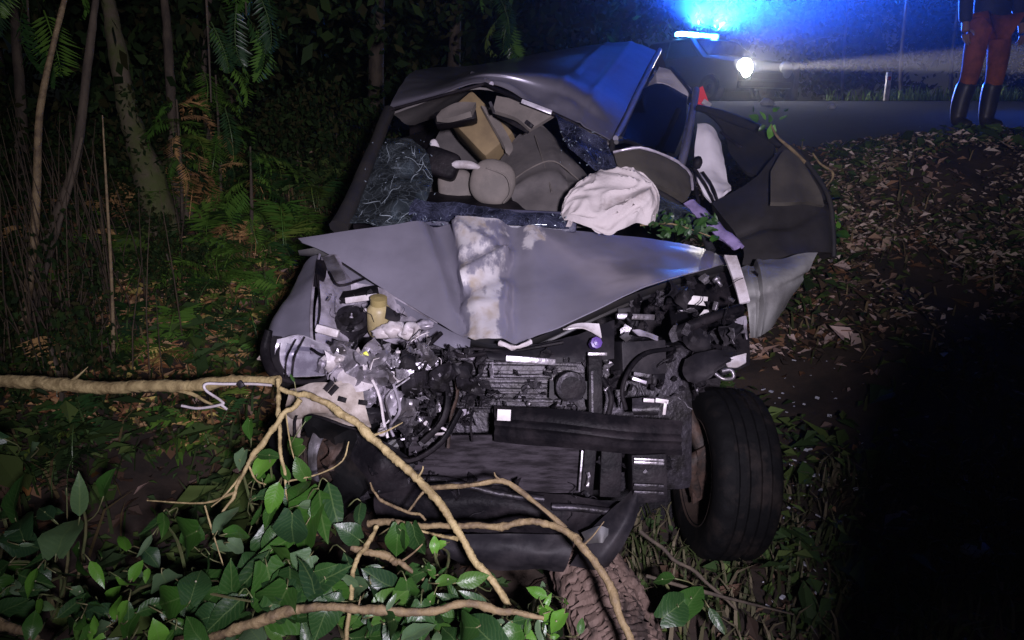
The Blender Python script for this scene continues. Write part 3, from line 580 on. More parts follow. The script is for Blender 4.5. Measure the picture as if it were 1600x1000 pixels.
# ------------------------------------------------------------------ police car on the road
def police_car():
    B = P(1088, 76, 17.6); h = Vector((.5, -.866, 0)).normalized(); r = Vector((h.y, -h.x, 0)); z0 = 2.06
    c = Vector((B.x, B.y, z0)); t = thing('police_car', c, 'police car on the road with its blue light bar and one headlight lit', 'police car')
    T = lambda a, b, z: c+h*a+r*b+Vector((0, 0, z))
    bodym = M('police_body', (.012, .013, .017), .35, .1, coat=.4); dkg = M('police_glass', (.02, .022, .03), .08, 0)
    prof = [(-2.1, .35), (-2.15, .75), (-2.0, .98), (-1.2, 1.02), (-.75, 1.42), (.55, 1.44), (1.15, 1.0), (2.05, .86), (2.2, .62), (2.18, .32)]
    n = len(prof); rows = []
    for b, ins in ((-.86, 0), (-.8, 1), (.8, 1), (.86, 0)):
        rows.append([T(a, b*(1-.14*(z > 1.1)), z+(.015 if ins else -.02)) for a, z in prof])
    vs = [p for row in rows for p in row]; fs = [(k*n+i, k*n+i+1, (k+1)*n+i+1, (k+1)*n+i) for k in range(3) for i in range(n-1)]
    fs += [tuple(range(n)), tuple(3*n+i for i in reversed(range(n))), (0, n, 2*n, 3*n), (n-1, 4*n-1, 3*n-1, 2*n-1)]
    mk('body', vs, fs, bodym, t, sharp=30)
    def quad(name, pts, m, th=.012):
        a, b, c_, d = pts; nn = (b-a).cross(d-a).normalized(); o = [p+nn*th for p in pts]; o2 = [p-nn*th for p in pts]
        return mk(name, o+o2, [(0, 1, 2, 3), (7, 6, 5, 4), (0, 4, 5, 1), (1, 5, 6, 2), (2, 6, 7, 3), (3, 7, 4, 0)], m, t, smooth=False)
    quad('windscreen', [T(.62, -.62, 1.4), T(.62, .62, 1.4), T(1.13, .72, 1.04), T(1.13, -.72, 1.04)], dkg)
    quad('rear_window', [T(-.8, .6, 1.38), T(-.8, -.6, 1.38), T(-1.17, -.7, 1.06), T(-1.17, .7, 1.06)], dkg)
    for s in (-1, 1):
        quad('side_window', [T(.55, s*.755, 1.38), T(-.02, s*.755, 1.38), T(-.02, s*.86, 1.0), T(1.0, s*.86, 1.0)], dkg)
        quad('side_window', [T(-.1, s*.755, 1.38), T(-.72, s*.755, 1.38), T(-1.1, s*.86, 1.02), T(-.1, s*.86, 1.0)], dkg)
        for a in (-1.35, 1.4):
            m4 = Matrix.Translation(T(a, s*.8, .31)) @ frame(r*s, Vector((0, 0, 1)))
            wh = lathe('wheel', [(-.1, .2), (-.1, .29), (-.07, .31), (.07, .31), (.1, .29), (.1, .2)], 24, m4, rubber, t)
            lathe('rim', [(.085, .0), (.1, .06), (.075, .1), (.09, .2), (.05, .205)], 20, m4, rimm, wh)
    ht = M('headlight_lit', (1, 1, 1), .3, emit=((1, .93, .8), 260)); off = M('headlight_off', (.4, .42, .45), .15, .3)
    for s in (-1, 1):
        m4 = Matrix.Translation(T(2.16, s*.62, .7)) @ frame(h, Vector((0, 0, 1)))
        lathe('headlight', [(-.04, .19), (.03, .185), (.055, .12), (.06, .001)], 16, m4, ht if s > 0 else off, t)
    v, f = obox_data(T(2.2, -.45, .55), T(2.2, .45, .55), .12, .05, Vector((0, 0, 1))); mk('grille', v, f, blackplastic, t, sharp=35)
    v, f = obox_data(T(2.16, -.8, .38), T(2.16, .8, .38), .14, .14, Vector((0, 0, 1)), .3); mk('bumper', v, f, bodym, t, sharp=35)
    v, f = obox_data(T(0, -.62, 1.5), T(0, .62, 1.5), .03, .26, Vector((0, 0, 1))); bar = mk('light_bar', v, f, blackplastic, t, sharp=35)
    blue = M('blue_beacon', (.05, .2, 1), .3, emit=((.12, .6, 1), 90)); blue2 = M('blue_beacon_dim', (.05, .2, 1), .3, emit=((.03, .4, 1), 40))
    for k, (b0, b1, m) in enumerate(((-.6, -.36, blue2), (-.33, -.05, blue2), (.02, .33, blue), (.36, .6, blue))):
        v, f = obox_data(T(0, b0, 1.57), T(0, b1, 1.57), .1, .2, Vector((0, 0, 1)), .3); mk('beacon', v, f, m, bar, sharp=35)
    for b in (-.45, .3):
        pl = bpy.data.lights.new('beacon_light', 'SPOT'); pl.energy = 300000; pl.spot_size = R(118); pl.spot_blend = 1; pl.color = (.012, .11, 1); pl.shadow_soft_size = .08
        o = link('beacon_light', pl, bar, T(.25, b, 1.72)); o.rotation_euler = Vector((.27, -1, 1.04)).to_track_quat('-Z', 'Y').to_euler()
        p2 = bpy.data.lights.new('beacon_light', 'POINT'); p2.energy = 120; p2.color = (.02, .16, 1); p2.shadow_soft_size = .08; link('beacon_light', p2, bar, T(.2, b, 1.75))
    hl = bpy.data.lights.new('headlight_beam', 'SPOT'); hl.energy = 1700000; hl.color = (1, .88, .8); hl.spot_size = R(7.5); hl.spot_blend = .35; hl.shadow_soft_size = .06
    o = link('headlight_beam', hl, t, T(2.27, .62, .7)); o.rotation_euler = Vector((.93, -.36, .012)).to_track_quat('-Z', 'Y').to_euler()
    p3 = bpy.data.lights.new('headlight_glow', 'SPOT'); p3.energy = 420; p3.spot_size = R(34); p3.spot_blend = 1; p3.color = (1, .95, .9); p3.shadow_soft_size = .1; o = link('headlight_glow', p3, t, T(2.36, .62, .7)); o.rotation_euler = Vector((-.22, -1, .13)).to_track_quat('-Z', 'Y').to_euler()  # second spot added at the headlight to give it a halo in the mist
    return t
police_car()

# ------------------------------------------------------------------ people
def skin(verts, edges, rad, levels=1):
    m = bpy.data.meshes.new('s'); m.from_pydata([tuple(v) for v in verts], edges, []); o = bpy.data.objects.new('s', m); COL.objects.link(o)
    sk_ = o.modifiers.new('k', 'SKIN'); sk_.use_smooth_shade = True
    for i, r in enumerate(rad):
        q = r if isinstance(r, tuple) else (r, r); m.skin_vertices[0].data[i].radius = q; m.skin_vertices[0].data[i].use_root = (i == 0)
    ss = o.modifiers.new('u', 'SUBSURF'); ss.levels = levels; ss.render_levels = levels
    dg = bpy.context.evaluated_depsgraph_get(); e = o.evaluated_get(dg); me = e.to_mesh()
    vs = [v.co.copy() for v in me.vertices]; fs = [tuple(p.vertices) for p in me.polygons]; e.to_mesh_clear()
    bpy.data.objects.remove(o); return vs, fs
skinm = M('skin', (.32, .19, .13), .55, 0, (.28, .16, .11), 20); hairm = M('hair', (.015, .012, .01), .6, bump=.5, bscale=90)
orange = M('orange_trousers', (.34, .09, .024), .85, 0, (.17, .045, .014), 7, bump=.3, bscale=40)
jacketm = M('dark_jacket', (.02, .022, .03), .75, 0, (.035, .035, .04), 6, bump=.3, bscale=30)
bootm = M('rubber_boots', (.018, .018, .02), .45, 0, (.035, .03, .03), 7)
def person(loc, rz, label, trous):
    t = thing('person', loc, label, 'person'); Rz = Matrix.Rotation(rz, 3, 'Z')
    T = lambda p: loc+Rz @ Vector(p)
    v = [(0, 0, .95), (0, 0, 1.12), (0, .01, 1.32), (0, .01, 1.45), (0, .015, 1.53), (0, .0, 1.62), (0, -.01, 1.7),
         (.1, 0, .9), (.13, -.01, .5), (.14, .03, .1), (.145, -.13, .05), (-.1, 0, .9), (-.14, -.02, .5), (-.16, .03, .1), (-.17, -.13, .05),
         (.19, .01, 1.42), (.25, .02, 1.14), (.27, -.06, .9), (.272, -.085, .83), (-.19, .01, 1.42), (-.26, .03, 1.14), (-.28, -.03, .9), (-.282, -.05, .83)]
    e = [(0, 1), (1, 2), (2, 3), (3, 4), (4, 5), (5, 6), (0, 7), (7, 8), (8, 9), (9, 10), (0, 11), (11, 12), (12, 13), (13, 14), (3, 15), (15, 16), (16, 17), (17, 18), (3, 19), (19, 20), (20, 21), (21, 22)]
    rad = [(.15, .11), (.14, .1), (.16, .11), (.1, .075), .055, (.075, .09), (.07, .085), .085, .058, .042, .035, .085, .058, .042, .035, .055, .042, .032, .036, .055, .042, .032, .036]
    D = [skin(v, e, rad, 2)]
    for s, w, q in ((1, v[17], v[18]), (-1, v[21], v[22])):        # five fingers a hand
        q = Vector(q)
        for k, (dy, L) in enumerate(((-.03, .066), (-.01, .075), (.01, .07), (.028, .055))):
            b = q+Vector((0, dy, -.01)); D.append(skin([b, b+Vector((0, -.004, -L*.55)), b+Vector((-s*.018, -.006, -L)), b+Vector((-s*.035, -.004, -L*1.25))], [(0, 1), (1, 2), (2, 3)], [.01, .0095, .0085, .007], 1))
        b = q+Vector((-s*.008, -.03, .02)); D.append(skin([b, b+Vector((-s*.018, -.03, -.02)), b+Vector((-s*.024, -.036, -.05))], [(0, 1), (1, 2)], [.012, .0105, .008], 1))
    for s in (-1, 1): D.append(blob_data(Vector((s*.083, .005, 1.63)), .012, .022, .035, 1, 0))      # ears
    D.append(blob_data(Vector((0, -.1, 1.615)), .014, .022, .028, 1, 0)); D.append(blob_data(Vector((0, -.082, 1.565)), .026, .014, .008, 1, 0))
    vs, fs = join(D); mk('body', [T(p) for p in vs], fs, skinm, t)
    for s in (-1, 1):
        a, b = blob_data(Vector((s*.034, -.083, 1.65)), .013, .011, .009, 1, 0); mk('eye', [T(p) for p in a], b, M('eye', (.6, .6, .58), .2), t)
    a, b = blob_data(Vector((0, .018, 1.7)), .088, .1, .085, 3, .06, 6); mk('hair', [T(p) for p in a], b, hairm, t)
    jv = [v[i] for i in (0, 1, 2, 3, 15, 16, 17, 19, 20, 21)]; jv[0] = (0, 0, .9)
    a, b = skin(jv, [(0, 1), (1, 2), (2, 3), (3, 4), (4, 5), (5, 6), (3, 7), (7, 8), (8, 9)], [(.19, .15), (.175, .13), (.19, .135), (.115, .1), .08, .065, .052, .08, .065, .052], 2); mk('jacket', [T(p) for p in a], b, jacketm, t)
    tv = [(0, 0, .96), v[7], (.125, -.01, .68), v[8], (.138, .02, .28), v[11], (-.125, -.01, .68), v[12], (-.155, .02, .28)]
    a, b = skin(tv, [(0, 1), (1, 2), (2, 3), (3, 4), (0, 5), (5, 6), (6, 7), (7, 8)], [(.165, .13), .1, .095, .08, .07, .1, .095, .08, .07], 2); mk('trousers', [T(p) for p in a], b, trous, t)
    for s, k in ((1, 8), (-1, 12)):
        kx, ax, tx = v[k], v[k+1], v[k+2]
        a, b = skin([(kx[0], kx[1]+.01, .46), (ax[0], ax[1], .25), (ax[0], ax[1], .08), (tx[0], tx[1]+.05, .055), (tx[0], tx[1]-.01, .05)], [(0, 1), (1, 2), (2, 3), (3, 4)], [.09, .08, .068, .06, .048], 2); mk('boot', [T(p) for p in a], b, bootm, t)
    return t
def stand(x, y, dz=0): return Vector((x, y, gz(x, y)+dz))
pp = P(1522, 200, 6.75); person(stand(pp.x, pp.y, -.01), R(12), 'person in orange trousers, dark boots and dark jacket standing on the bank', orange)
# the onlooker beside the torch, just out of the picture, whose shadow falls over the right of the bank
BY = person(stand(.705, -.085, .055), R(140), 'onlooker in dark clothes whose shadow falls across the lower right', jacketm)
BY.scale = (1.08, 1.08, 1.08)

# ------------------------------------------------------------------ the wrecked car
car = thing('wrecked_car', (.35, 4.0, gz(.35, 4.0)), 'wrecked dark grey car with smashed front, buckled bonnet and open door', 'car')
ab = lambda x, c, w: math.exp(-((x-c)/w)**2)
# bonnet: thrown up into a fold along its middle
rear = [(466,373,3.0),(520,365,3.0),(590,355,3.03),(650,349,3.07),(690,347,3.12),(720,347,3.06),(755,350,3.04),(800,354,3.11),(840,357,3.12),(900,361,3.22),(960,367,3.26),(1040,377,3.27),(1100,388,3.22),(1134,404,3.12)]
front = [(472,379,2.98),(516,399,2.95),(590,446,2.86),(655,486,2.74),(700,512,2.62),(735,529,2.55),(768,535,2.52),(808,532,2.55),(850,521,2.6),(920,488,2.61),(1000,453,2.68),(1070,429,2.82),(1122,414,3.0),(1136,411,3.10)]
mid = [tuple((a+b)/2 for a, b in zip(p, q)) for p, q in zip(rear, front)]
def hood_fn(u, v):
    w = u+.006*math.sin(v*19)+.01*noise.noise(Vector((v*5, 2, u*4)))
    k = sst(.352, .385, w)*(1-sst(.49, .56, w))
    f = .034*k*(1-.25*v)+.014*ab(w, .372, .012)*(.4+.6*math.sin(v*14)**2)+.018*ab(u, .60, .03)*(1-v*.6)-.014*ab(u, .535, .025)-.014*ab(u, .335, .03)
    for c0, sl, am, ww in ((.42, -1.9, .026, .05), (.56, -1.5, -.024, .05), (.30, -1.2, -.02, .04), (.16, 1.6, .02, .05), (.74, -.5, .008, .04)):
        f += am*k*ab(v-(c0+sl*(u-.43)), 0, ww)
    f += k*.006*noise.noise(Vector((u*34, v*9, 3)))
    f += .03*math.sin(math.pi*min(1, u*2.2))*(1-v)*v + .006*math.sin(math.pi*max(0, (u-.55)/.45))*v*(1-v)-.03*ab(u, .285+.1*v, .03)+.016*ab(u, .235+.12*v, .04)-.012*ab(u, .8-.1*v, .05)*math.sin(math.pi*v)
    return f
def hood_wear(u, v):
    e = .02*noise.noise(Vector((v*6, 1, u*3)))+.012*noise.noise(Vector((v*17, 4, u*9)))
    w = .64*max(0, 1-abs((u-.436+.004*v+e)/(.1-.02*v))**4)
    w = max(w, .6*ab(u+e, .6, .034)*ab(v, .12, .3), .6*ab(u+e, .615, .02)*ab(v, .74, .13), .42*ab(u, .36, .04)*ab(v, 1, .25), .3*ab(u, .38, .03))
    return w
hood = panel('hood', [rear, mid, front], hoodpaint, car, 96, 40, .004, .008, 3.2, hood_fn, 1, attr=hood_wear)
# the folded return flange along the bonnet's front edge
def shift(r, dx, dy, dd): return [(x+dx, y+dy, d+dd) for x, y, d in r]
L_ = front[1:6]; panel('hood_lip', [shift(L_, -1, 3, .01), [(p[0]-(9 if i < 4 else 2), p[1]+(13 if i else 7), p[2]+.03) for i, p in enumerate(L_)], [(p[0]-(20 if i < 4 else 4), p[1]+(27 if i else 10), p[2]+.035) for i, p in enumerate(L_)]], paint, hood, 40, 6, .003, .003, 9)
panel('hood_lip', [shift(front[5:], 0, 3, .02), shift(front[5:], 0, 9, .04), shift(front[5:], 1, 12, .08)], darkpaint, hood, 40, 5, .003, .002, 9)
tube('hood_frame', [(x+2, y+16, d+.07) for x, y, d in front[1:5]], .008, darkpaint, hood, 6)
tube('hood_frame', [(x-2, y+14, d+.1) for x, y, d in front[7:13]], .012, darkpaint, hood, 6)
panel('hood_liner', [shift(rear, 0, 18, .03), shift(mid, 0, 22, .05), shift(front, 0, 12, .1)], darkpaint, hood, 30, 10, .003, .01, 8)
# image-left wing, folded over the headlight
panel('fender', [[(500,398,2.92),(490,440,2.74),(485,500,2.6),(487,548,2.5)], [(484,404,2.95),(462,455,2.78),(448,510,2.62),(452,545,2.52)], [(470,425,2.94),(440,478,2.77),(420,520,2.62),(424,552,2.54)], [(470,440,3.02),(436,490,2.86),(411,545,2.68),(418,575,2.6)]], paint, car, 26, 20, .004, .01, 6, seed=4)
tube('fender_edge', [(499,398,2.9),(490,445,2.72),(486,500,2.585),(488,552,2.48)], .006, apron, car, 6)
panel('fender_flap', [[(416,530,2.6),(407,552,2.56),(402,562,2.54)], [(430,575,2.58),(418,578,2.55),(408,562,2.53)]], dirtyplastic, car, 8, 8, .004, .008, 14)
# left headlight: dark surround, bright bowl, clear lens
hl = panel('headlight', [[(434,530,2.5),(470,524,2.48),(505,536,2.47),(526,548,2.47)], [(430,558,2.5),(465,552,2.53),(500,556,2.52),(522,565,2.47)], [(446,588,2.47),(470,588,2.49),(497,588,2.48),(512,586,2.46)]], chrome, car, 22, 16, .004, .012, 14, seed=2)
tube('housing_rim', [(420,516,2.5),(414,548,2.5),(424,580,2.46),(446,594,2.45),(480,597,2.44),(508,592,2.44),(520,572,2.44),(527,546,2.45),(512,534,2.45)], [.014,.018,.016,.01,.009,.009,.008,.007,.006], blackplastic, hl, 8)
panel('housing', [[(418,524,2.52),(440,526,2.5)], [(414,560,2.52),(436,560,2.49)], [(428,588,2.5),(450,594,2.46)]], greyplastic, hl, 8, 12, .006, .01, 12)
for a, b in (((462,530,2.46), (446,590,2.44)), ((476,526,2.455), (456,592,2.435))): tube('bezel', [a, ((a[0]+b[0])/2-6, (a[1]+b[1])/2, 2.44), b], .0035, blackplastic, hl, 6)
panel('lens', [[(448,536,2.46),(522,550,2.44)], [(444,568,2.45),(520,570,2.43)], [(456,588,2.45),(508,586,2.44)]], lensglass, hl, 10, 10, .002, .006, 12)
# inner wing and what is left of the engine bay on that side
panel('inner_fender', [[(502,402,2.9),(524,402,2.92),(545,440,2.88)], [(498,440,2.76),(522,445,2.8),(548,462,2.82)], [(492,500,2.62),(520,500,2.68),(545,500,2.74)], [(492,545,2.52),(520,545,2.58),(548,540,2.66)]], apron, car, 16, 26, .004, .022, 11, seed=5)
panel('inner_fender', [[(540,440,2.9),(600,452,2.86),(690,500,2.72)], [(540,480,2.84),(600,490,2.84),(672,520,2.7)], [(520,520,2.72),(590,530,2.76),(660,540,2.66)]], apron, car, 26, 18, .004, .02, 10, seed=6)
panel('bracket_plate', [[(504,402,2.87),(522,398,2.87)], [(514,425,2.8),(536,424,2.82)], [(524,440,2.78),(540,438,2.8)]], baremetal, car, 8, 10, .004, .01, 20)
panel('recess_shade_sheet', [[(495,405,2.85),(512,408,2.86)], [(492,430,2.75),(508,436,2.8)], [(490,447,2.7),(497,448,2.72)]], blackplastic, car, 5, 8, .003)  # black sheet standing in for the shade of a recess
panel('fuse_box_cover', [[(536,455,2.8),(590,446,2.8)], [(530,466,2.76),(592,458,2.76)]], blackplastic, car, 12, 6, .02, .006, 12)
obox('wiper_link', (540,470,2.72), (590,463,2.72), .022, .02, whitepl, car)
obox('wiper_link', (494,512,2.55), (530,522,2.55), .03, .03, whitepl, car, bev=.3)
m4 = Matrix.Translation(P(548,498,2.7)) @ frame(Vector((.1, -.5, .85)), Vector((1, 0, 0)))
st = lathe('strut_mount', [(-.05, .062), (.0, .066), (.01, .05), (.02, .05), (.024, .028), (.04, .025), (.045, .001)], 20, m4, darkmetal, car)
res = lathe('reservoir', [(-.07, .001), (-.07, .036), (-.05, .042), (.03, .042), (.045, .03), (.05, .022)], 16, Matrix.Translation(P(592,494,2.66)) @ frame(Vector((.08, -.25, .96)), Vector((1, 0, 0))), yellowpl, car)
lathe('cap', [(.05, .03), (.075, .03), (.08, .001)], 14, Matrix.Translation(P(592,494,2.66)) @ frame(Vector((.08, -.25, .96)), Vector((1, 0, 0))), M('cap_gold', (.3, .24, .1), .45), res)
panel('reservoir_label', [[(604,478,2.62),(626,492,2.62)], [(602,497,2.6),(624,508,2.6)]], greyplastic, res, 6, 6, .004, .004, 20)
for i, (c, rr) in enumerate((((615,515,2.6), .045), ((640,522,2.58), .035), ((664,508,2.6), .028), ((598,520,2.6), .035))):
    v, f = blob_data(P(*c), rr, rr*.7, rr*.62, 3, .35, 2.2, i); mk('crumpled_duct', v, f, whitepl if i != 2 else apron, car)
tube('intake_pipe', [(632,524,2.56),(638,508,2.58),(652,512,2.55),(650,526,2.53)], .012, whitepl, car, 9)
for pts, rr in (([(486,545,2.47),(510,556,2.44),(570,553,2.5),(640,548,2.52),(676,526,2.54)], .0055), ([(600,545,2.55),(630,552,2.5),(662,544,2.5),(690,520,2.53)], .008), ([(514,425,2.8),(530,446,2.72),(570,435,2.78)], .005), ([(520,530,2.55),(560,548,2.5),(620,560,2.5),(700,552,2.5)], .004), ([(496,430,2.72),(500,480,2.62),(494,520,2.54)], .004), ([(640,540,2.52),(690,550,2.5),(740,545,2.5),(800,548,2.52),(880,535,2.54)], .006), ([(700,540,2.5),(720,556,2.46),(760,552,2.47)], .007)):
    tube('cable', pts, rr, blackplastic, car, 6)
obox('hose_clip', (560,560,2.44), (575,552,2.44), .018, .012, limepl, car, bev=.2)
obox('hose_clip', (552,575,2.44), (562,556,2.44), .012, .01, whitelabel, car, bev=.2)
# torn bumper skin over the left wheel
panel('bumper_skin', [[(452,608,2.42),(490,600,2.4),(530,596,2.4),(566,580,2.42)], [(446,632,2.42),(485,625,2.36),(530,622,2.36),(568,620,2.38)], [(446,652,2.45),(484,646,2.36),(528,648,2.36),(575,650,2.37)], [(448,664,2.48),(478,652,2.4),(520,660,2.39),(580,668,2.4)]], dirtyplastic, car, 34, 20, .005, .018, 9, seed=7)
panel('bumper_skin', [[(446,640,2.44),(466,644,2.42),(472,650,2.41)], [(448,668,2.45),(464,668,2.42),(470,674,2.42)], [(456,692,2.46),(465,690,2.43),(468,682,2.43)]], dirtyplastic, car, 10, 14, .005, .01, 12, seed=8)
panel('bumper_skin', [[(520,560,2.46),(548,552,2.45),(560,540,2.47)], [(526,590,2.42),(556,586,2.4),(576,572,2.43)], [(540,612,2.4),(566,612,2.38),(590,600,2.42)]], whitepl, car, 16, 16, .004, .02, 11, seed=9)
tube('bumper_edge', [(462,700,2.43),(463,650,2.4),(500,652,2.37),(545,668,2.37),(580,676,2.38)], .005, blackplastic, car, 6)
for q in (((508,610,2.35), (520,596,2.35)), ((515,616,2.35), (527,603,2.35)), ((528,622,2.35), (541,626,2.35)), ((560,628,2.36), (574,630,2.36))): obox('bumper_slot', q[0], q[1], .016, .006, blackplastic, car, bev=.2)
# crushed left wheel
wc = P(507,714,2.55); m4 = Matrix.Translation(wc) @ frame(Vector((-.45, -.85, .1)), Vector((.2, 0, 1)))
cw = lathe('crushed_wheel', [(-.1, .13), (-.1, .17), (-.06, .19), (.07, .19), (.1, .16), (.1, .12)], 40, m4, rubber, car, mod=lambda i, s: .028*math.sin(s*1.1)+.02*math.sin(s*.4+i))
lathe('hub', [(-.02, .12), (.05, .1), (.06, .05), (.09, .045), (.1, .001)], 20, m4, rust, cw, mod=lambda i, s: .012*math.sin(s*2.1))
for i, (rows, m) in enumerate((([[(488,676,2.42),(505,672,2.41)], [(480,710,2.4),(494,712,2.39)], [(484,748,2.42),(500,752,2.42)]], baremetal), ([[(506,690,2.4),(536,680,2.41)], [(516,706,2.38),(534,702,2.38)], [(500,722,2.39),(512,728,2.39)]], rust), ([[(512,712,2.39),(526,706,2.39)], [(514,735,2.4),(522,736,2.4)]], rust))):
    panel('torn_metal', rows, m, cw, 12, 12, .006, .022, 14, seed=30+i)
panel('splash_guard', [[(545,668,2.44),(600,690,2.42),(640,716,2.44)], [(540,710,2.44),(600,730,2.4),(640,740,2.43)], [(560,770,2.46),(610,768,2.42),(650,756,2.44)]], blackplastic, car, 24, 20, .005, .02, 9, seed=11)
# radiator pack, crossbar and frame
obox('radiator', (640,726,2.54), (915,722,2.54), .2, .04, radm, car, bev=.08)
cdn = obox('condenser', (690,596,2.6), (930,600,2.6), .21, .03, darkmetal, car, bev=.08)
for k in range(15): 
    y = 560+k*5.6; tube('fin', [(692+rng.uniform(0, 20), y+rng.uniform(-2, 2), 2.57), (800, y+rng.uniform(-4, 4), 2.565), (926-rng.uniform(0, 30), y+3+rng.uniform(-2, 2), 2.57)], .0028, darkmetal if k % 3 else baremetal, cdn, 5, wob=.3)
beam = panel('bumper_beam', [[(772,634,2.46),(880,640,2.4),(980,652,2.39),(1066,658,2.42)], [(772,662,2.42),(880,672,2.35),(980,684,2.34),(1066,688,2.38)], [(772,690,2.45),(880,700,2.39),(980,708,2.38),(1066,712,2.41)]], blackplastic, car, 30, 14, .02, .005, 7, fn=lambda u, v: -.012*ab(v, .33, .06)-.012*ab(v, .66, .06))
obox('sticker', (777,648,2.4), (798,649,2.4), .036, .004, whitelabel, beam, bev=.1)
obox('radiator_support', (929,556,2.48), (930,655,2.46), .045, .04, blackplastic, car, up=CR, bev=.1)
obox('support_edge', (925,580,2.455), (926,652,2.44), .008, .01, darkmetal, car, up=CR)
obox('radiator_support', (922,700,2.48), (916,772,2.48), .04, .04, blackplastic, car, up=CR, bev=.1)
obox('support_edge', (910,704,2.455), (905,768,2.455), .006, .01, baremetal, car, up=CR)
obox('radiator_support', (955,700,2.5), (952,775,2.5), .07, .04, blackplastic, car, up=CR, bev=.1)
tube('bolt_row', [(918,738,2.44),(920,748,2.44),(917,760,2.44)], .007, baremetal, car, 6, wob=.5)
panel('slam_panel', [[(755,548,2.5),(800,540,2.54),(880,530,2.58),(960,500,2.66)], [(760,556,2.47),(810,556,2.5),(890,552,2.54),(960,540,2.6)], [(765,562,2.47),(820,566,2.5),(900,566,2.54),(960,560,2.58)]], greyplastic, car, 30, 10, .006, .014, 10, seed=12)
obox('bright_strip', (790,560,2.46), (868,566,2.48), .022, .012, baremetal, car, bev=.3)
panel('white_bracket', [[(880,515,2.56),(905,505,2.56),(936,506,2.57)], [(888,514,2.54),(912,512,2.54),(940,528,2.55)]], whitepl, car, 14, 6, .005, .006, 14)
tube('torn_seal', [(780,536,2.48),(800,543,2.46),(815,540,2.46),(830,533,2.48)], .008, whitepl, car, 6, wob=.6)
lathe('coolant_cap', [(-.03, .02), (.012, .02), (.014, .012), (.024, .012), (.026, .001)], 8, Matrix.Translation(P(931,536,2.5)) @ frame(Vector((.1, -.9, .4)), Vector((1, 0, 0))), purplepl, car)
obox('cap_seat', (918,553,2.5), (948,553,2.5), .012, .03, baremetal, car, bev=.2)
m4 = Matrix.Translation(P(890,602,2.5)) @ frame(Vector((.05, -.95, .2)), Vector((1, 0, 0)))
fm = lathe('fan_motor', [(-.06, .044), (.03, .046), (.05, .036), (.052, .001)], 20, m4, blackplastic, car)
lathe('motor_ring', [(.0, .046), (.02, .052), (.045, .05), (.05, .036)], 20, m4, darkmetal, fm)
for s, a in ((-1, 862), (1, 915)): panel('fan_rib', [[(a-3,595,2.5),(a+3,596,2.5)], [(a-4,622,2.5),(a+4,625,2.5)]], greyplastic, fm, 4, 6, .006)
# image-right side of the engine bay
obox('battery', (962,560,2.62), (1030,556,2.66), .12, .12, greyplastic, car, bev=.06)
obox('battery_clamp', (963,494,2.68), (1024,496,2.7), .022, .03, baremetal, car, bev=.25); obox('battery_clamp', (965,486,2.72), (985,484,2.72), .02, .02, greyplastic, car)
panel('silver_tab', [[(968,526,2.56),(980,518,2.56)], [(978,534,2.54),(986,528,2.54)]], baremetal, car, 6, 6, .004)
panel('silver_tab', [[(988,517,2.58),(1002,516,2.58),(1028,526,2.6)], [(998,524,2.56),(1012,526,2.56),(1028,532,2.58)]], apron, car, 8, 6, .004, .006, 20)
obox('label_plate', (1072,468,2.8), (1105,471,2.8), .034, .01, whitelabel, car, bev=.1)
panel('label_plate', [[(1100,484,2.76),(1122,482,2.76)], [(1088,498,2.74),(1112,496,2.74)]], whitelabel, car, 6, 6, .006)
tube('strut_bar', [(1052,522,2.66),(1090,505,2.66),(1130,490,2.68),(1158,482,2.72)], [.022, .02, .018, .018], blackplastic, car, 9)
panel('headlight_bucket', [[(1070,560,2.62),(1110,550,2.6),(1165,550,2.68)], [(1066,580,2.58),(1100,578,2.54),(1160,562,2.6)], [(1074,596,2.55),(1090,596,2.52),(1120,580,2.54)]], greyplastic, car, 18, 14, .006, .02, 9, seed=13)
panel('torn_metal', [[(1132,562,2.56),(1150,556,2.58),(1166,552,2.62)], [(1138,572,2.54),(1152,574,2.55),(1166,566,2.58)]], whitepl, car, 12, 8, .005, .008, 14, seed=14)
tube('tow_eye', [(1118,584,2.53),(1130,592,2.52),(1146,590,2.52),(1142,578,2.52),(1128,580,2.52)], .007, baremetal, car, 7)
panel('lamp_bracket', [[(988,622,2.46),(1030,620,2.45)], [(988,640,2.44),(1030,640,2.43)], [(990,648,2.45),(1028,648,2.44)]], darkmetal, car, 10, 8, .01, .008, 12)
obox('bright_edge', (1005,625,2.42), (1022,626,2.42), .012, .01, whitepl, car); obox('bright_edge', (1024,625,2.42), (1044,628,2.42), .014, .01, whitepl, car); obox('bright_edge', (1040,626,2.42), (1037,648,2.42), .01, .01, whitepl, car, up=CR)
obox('bright_edge', (988,591,2.46), (1010,598,2.46), .011, .01, apron, car); obox('bright_edge', (990,584,2.5), (1018,588,2.5), .014, .01, darkmetal, car)
tube('hose', [(978,640,2.48),(972,610,2.48),(985,575,2.5),(1010,552,2.54),(1050,545,2.6)], .008, blackplastic, car, 8)
tube('hose', [(940,590,2.52),(955,620,2.5),(950,650,2.5)], .01, blackplastic, car, 8)
md = obox('crash_box', (984,744,2.42), (1038,742,2.42), .155, .1, blackplastic, car, bev=.06)
for y, m in ((717, baremetal), (722, baremetal), (757, darkmetal), (768, darkmetal)): obox('flange', (990,y,2.36), (1037,y+2,2.36), .009, .02, m, md, bev=.2)
obox('bolt', (1006,735,2.365), (1012,741,2.365), .013, .006, darkmetal, md, bev=.1)
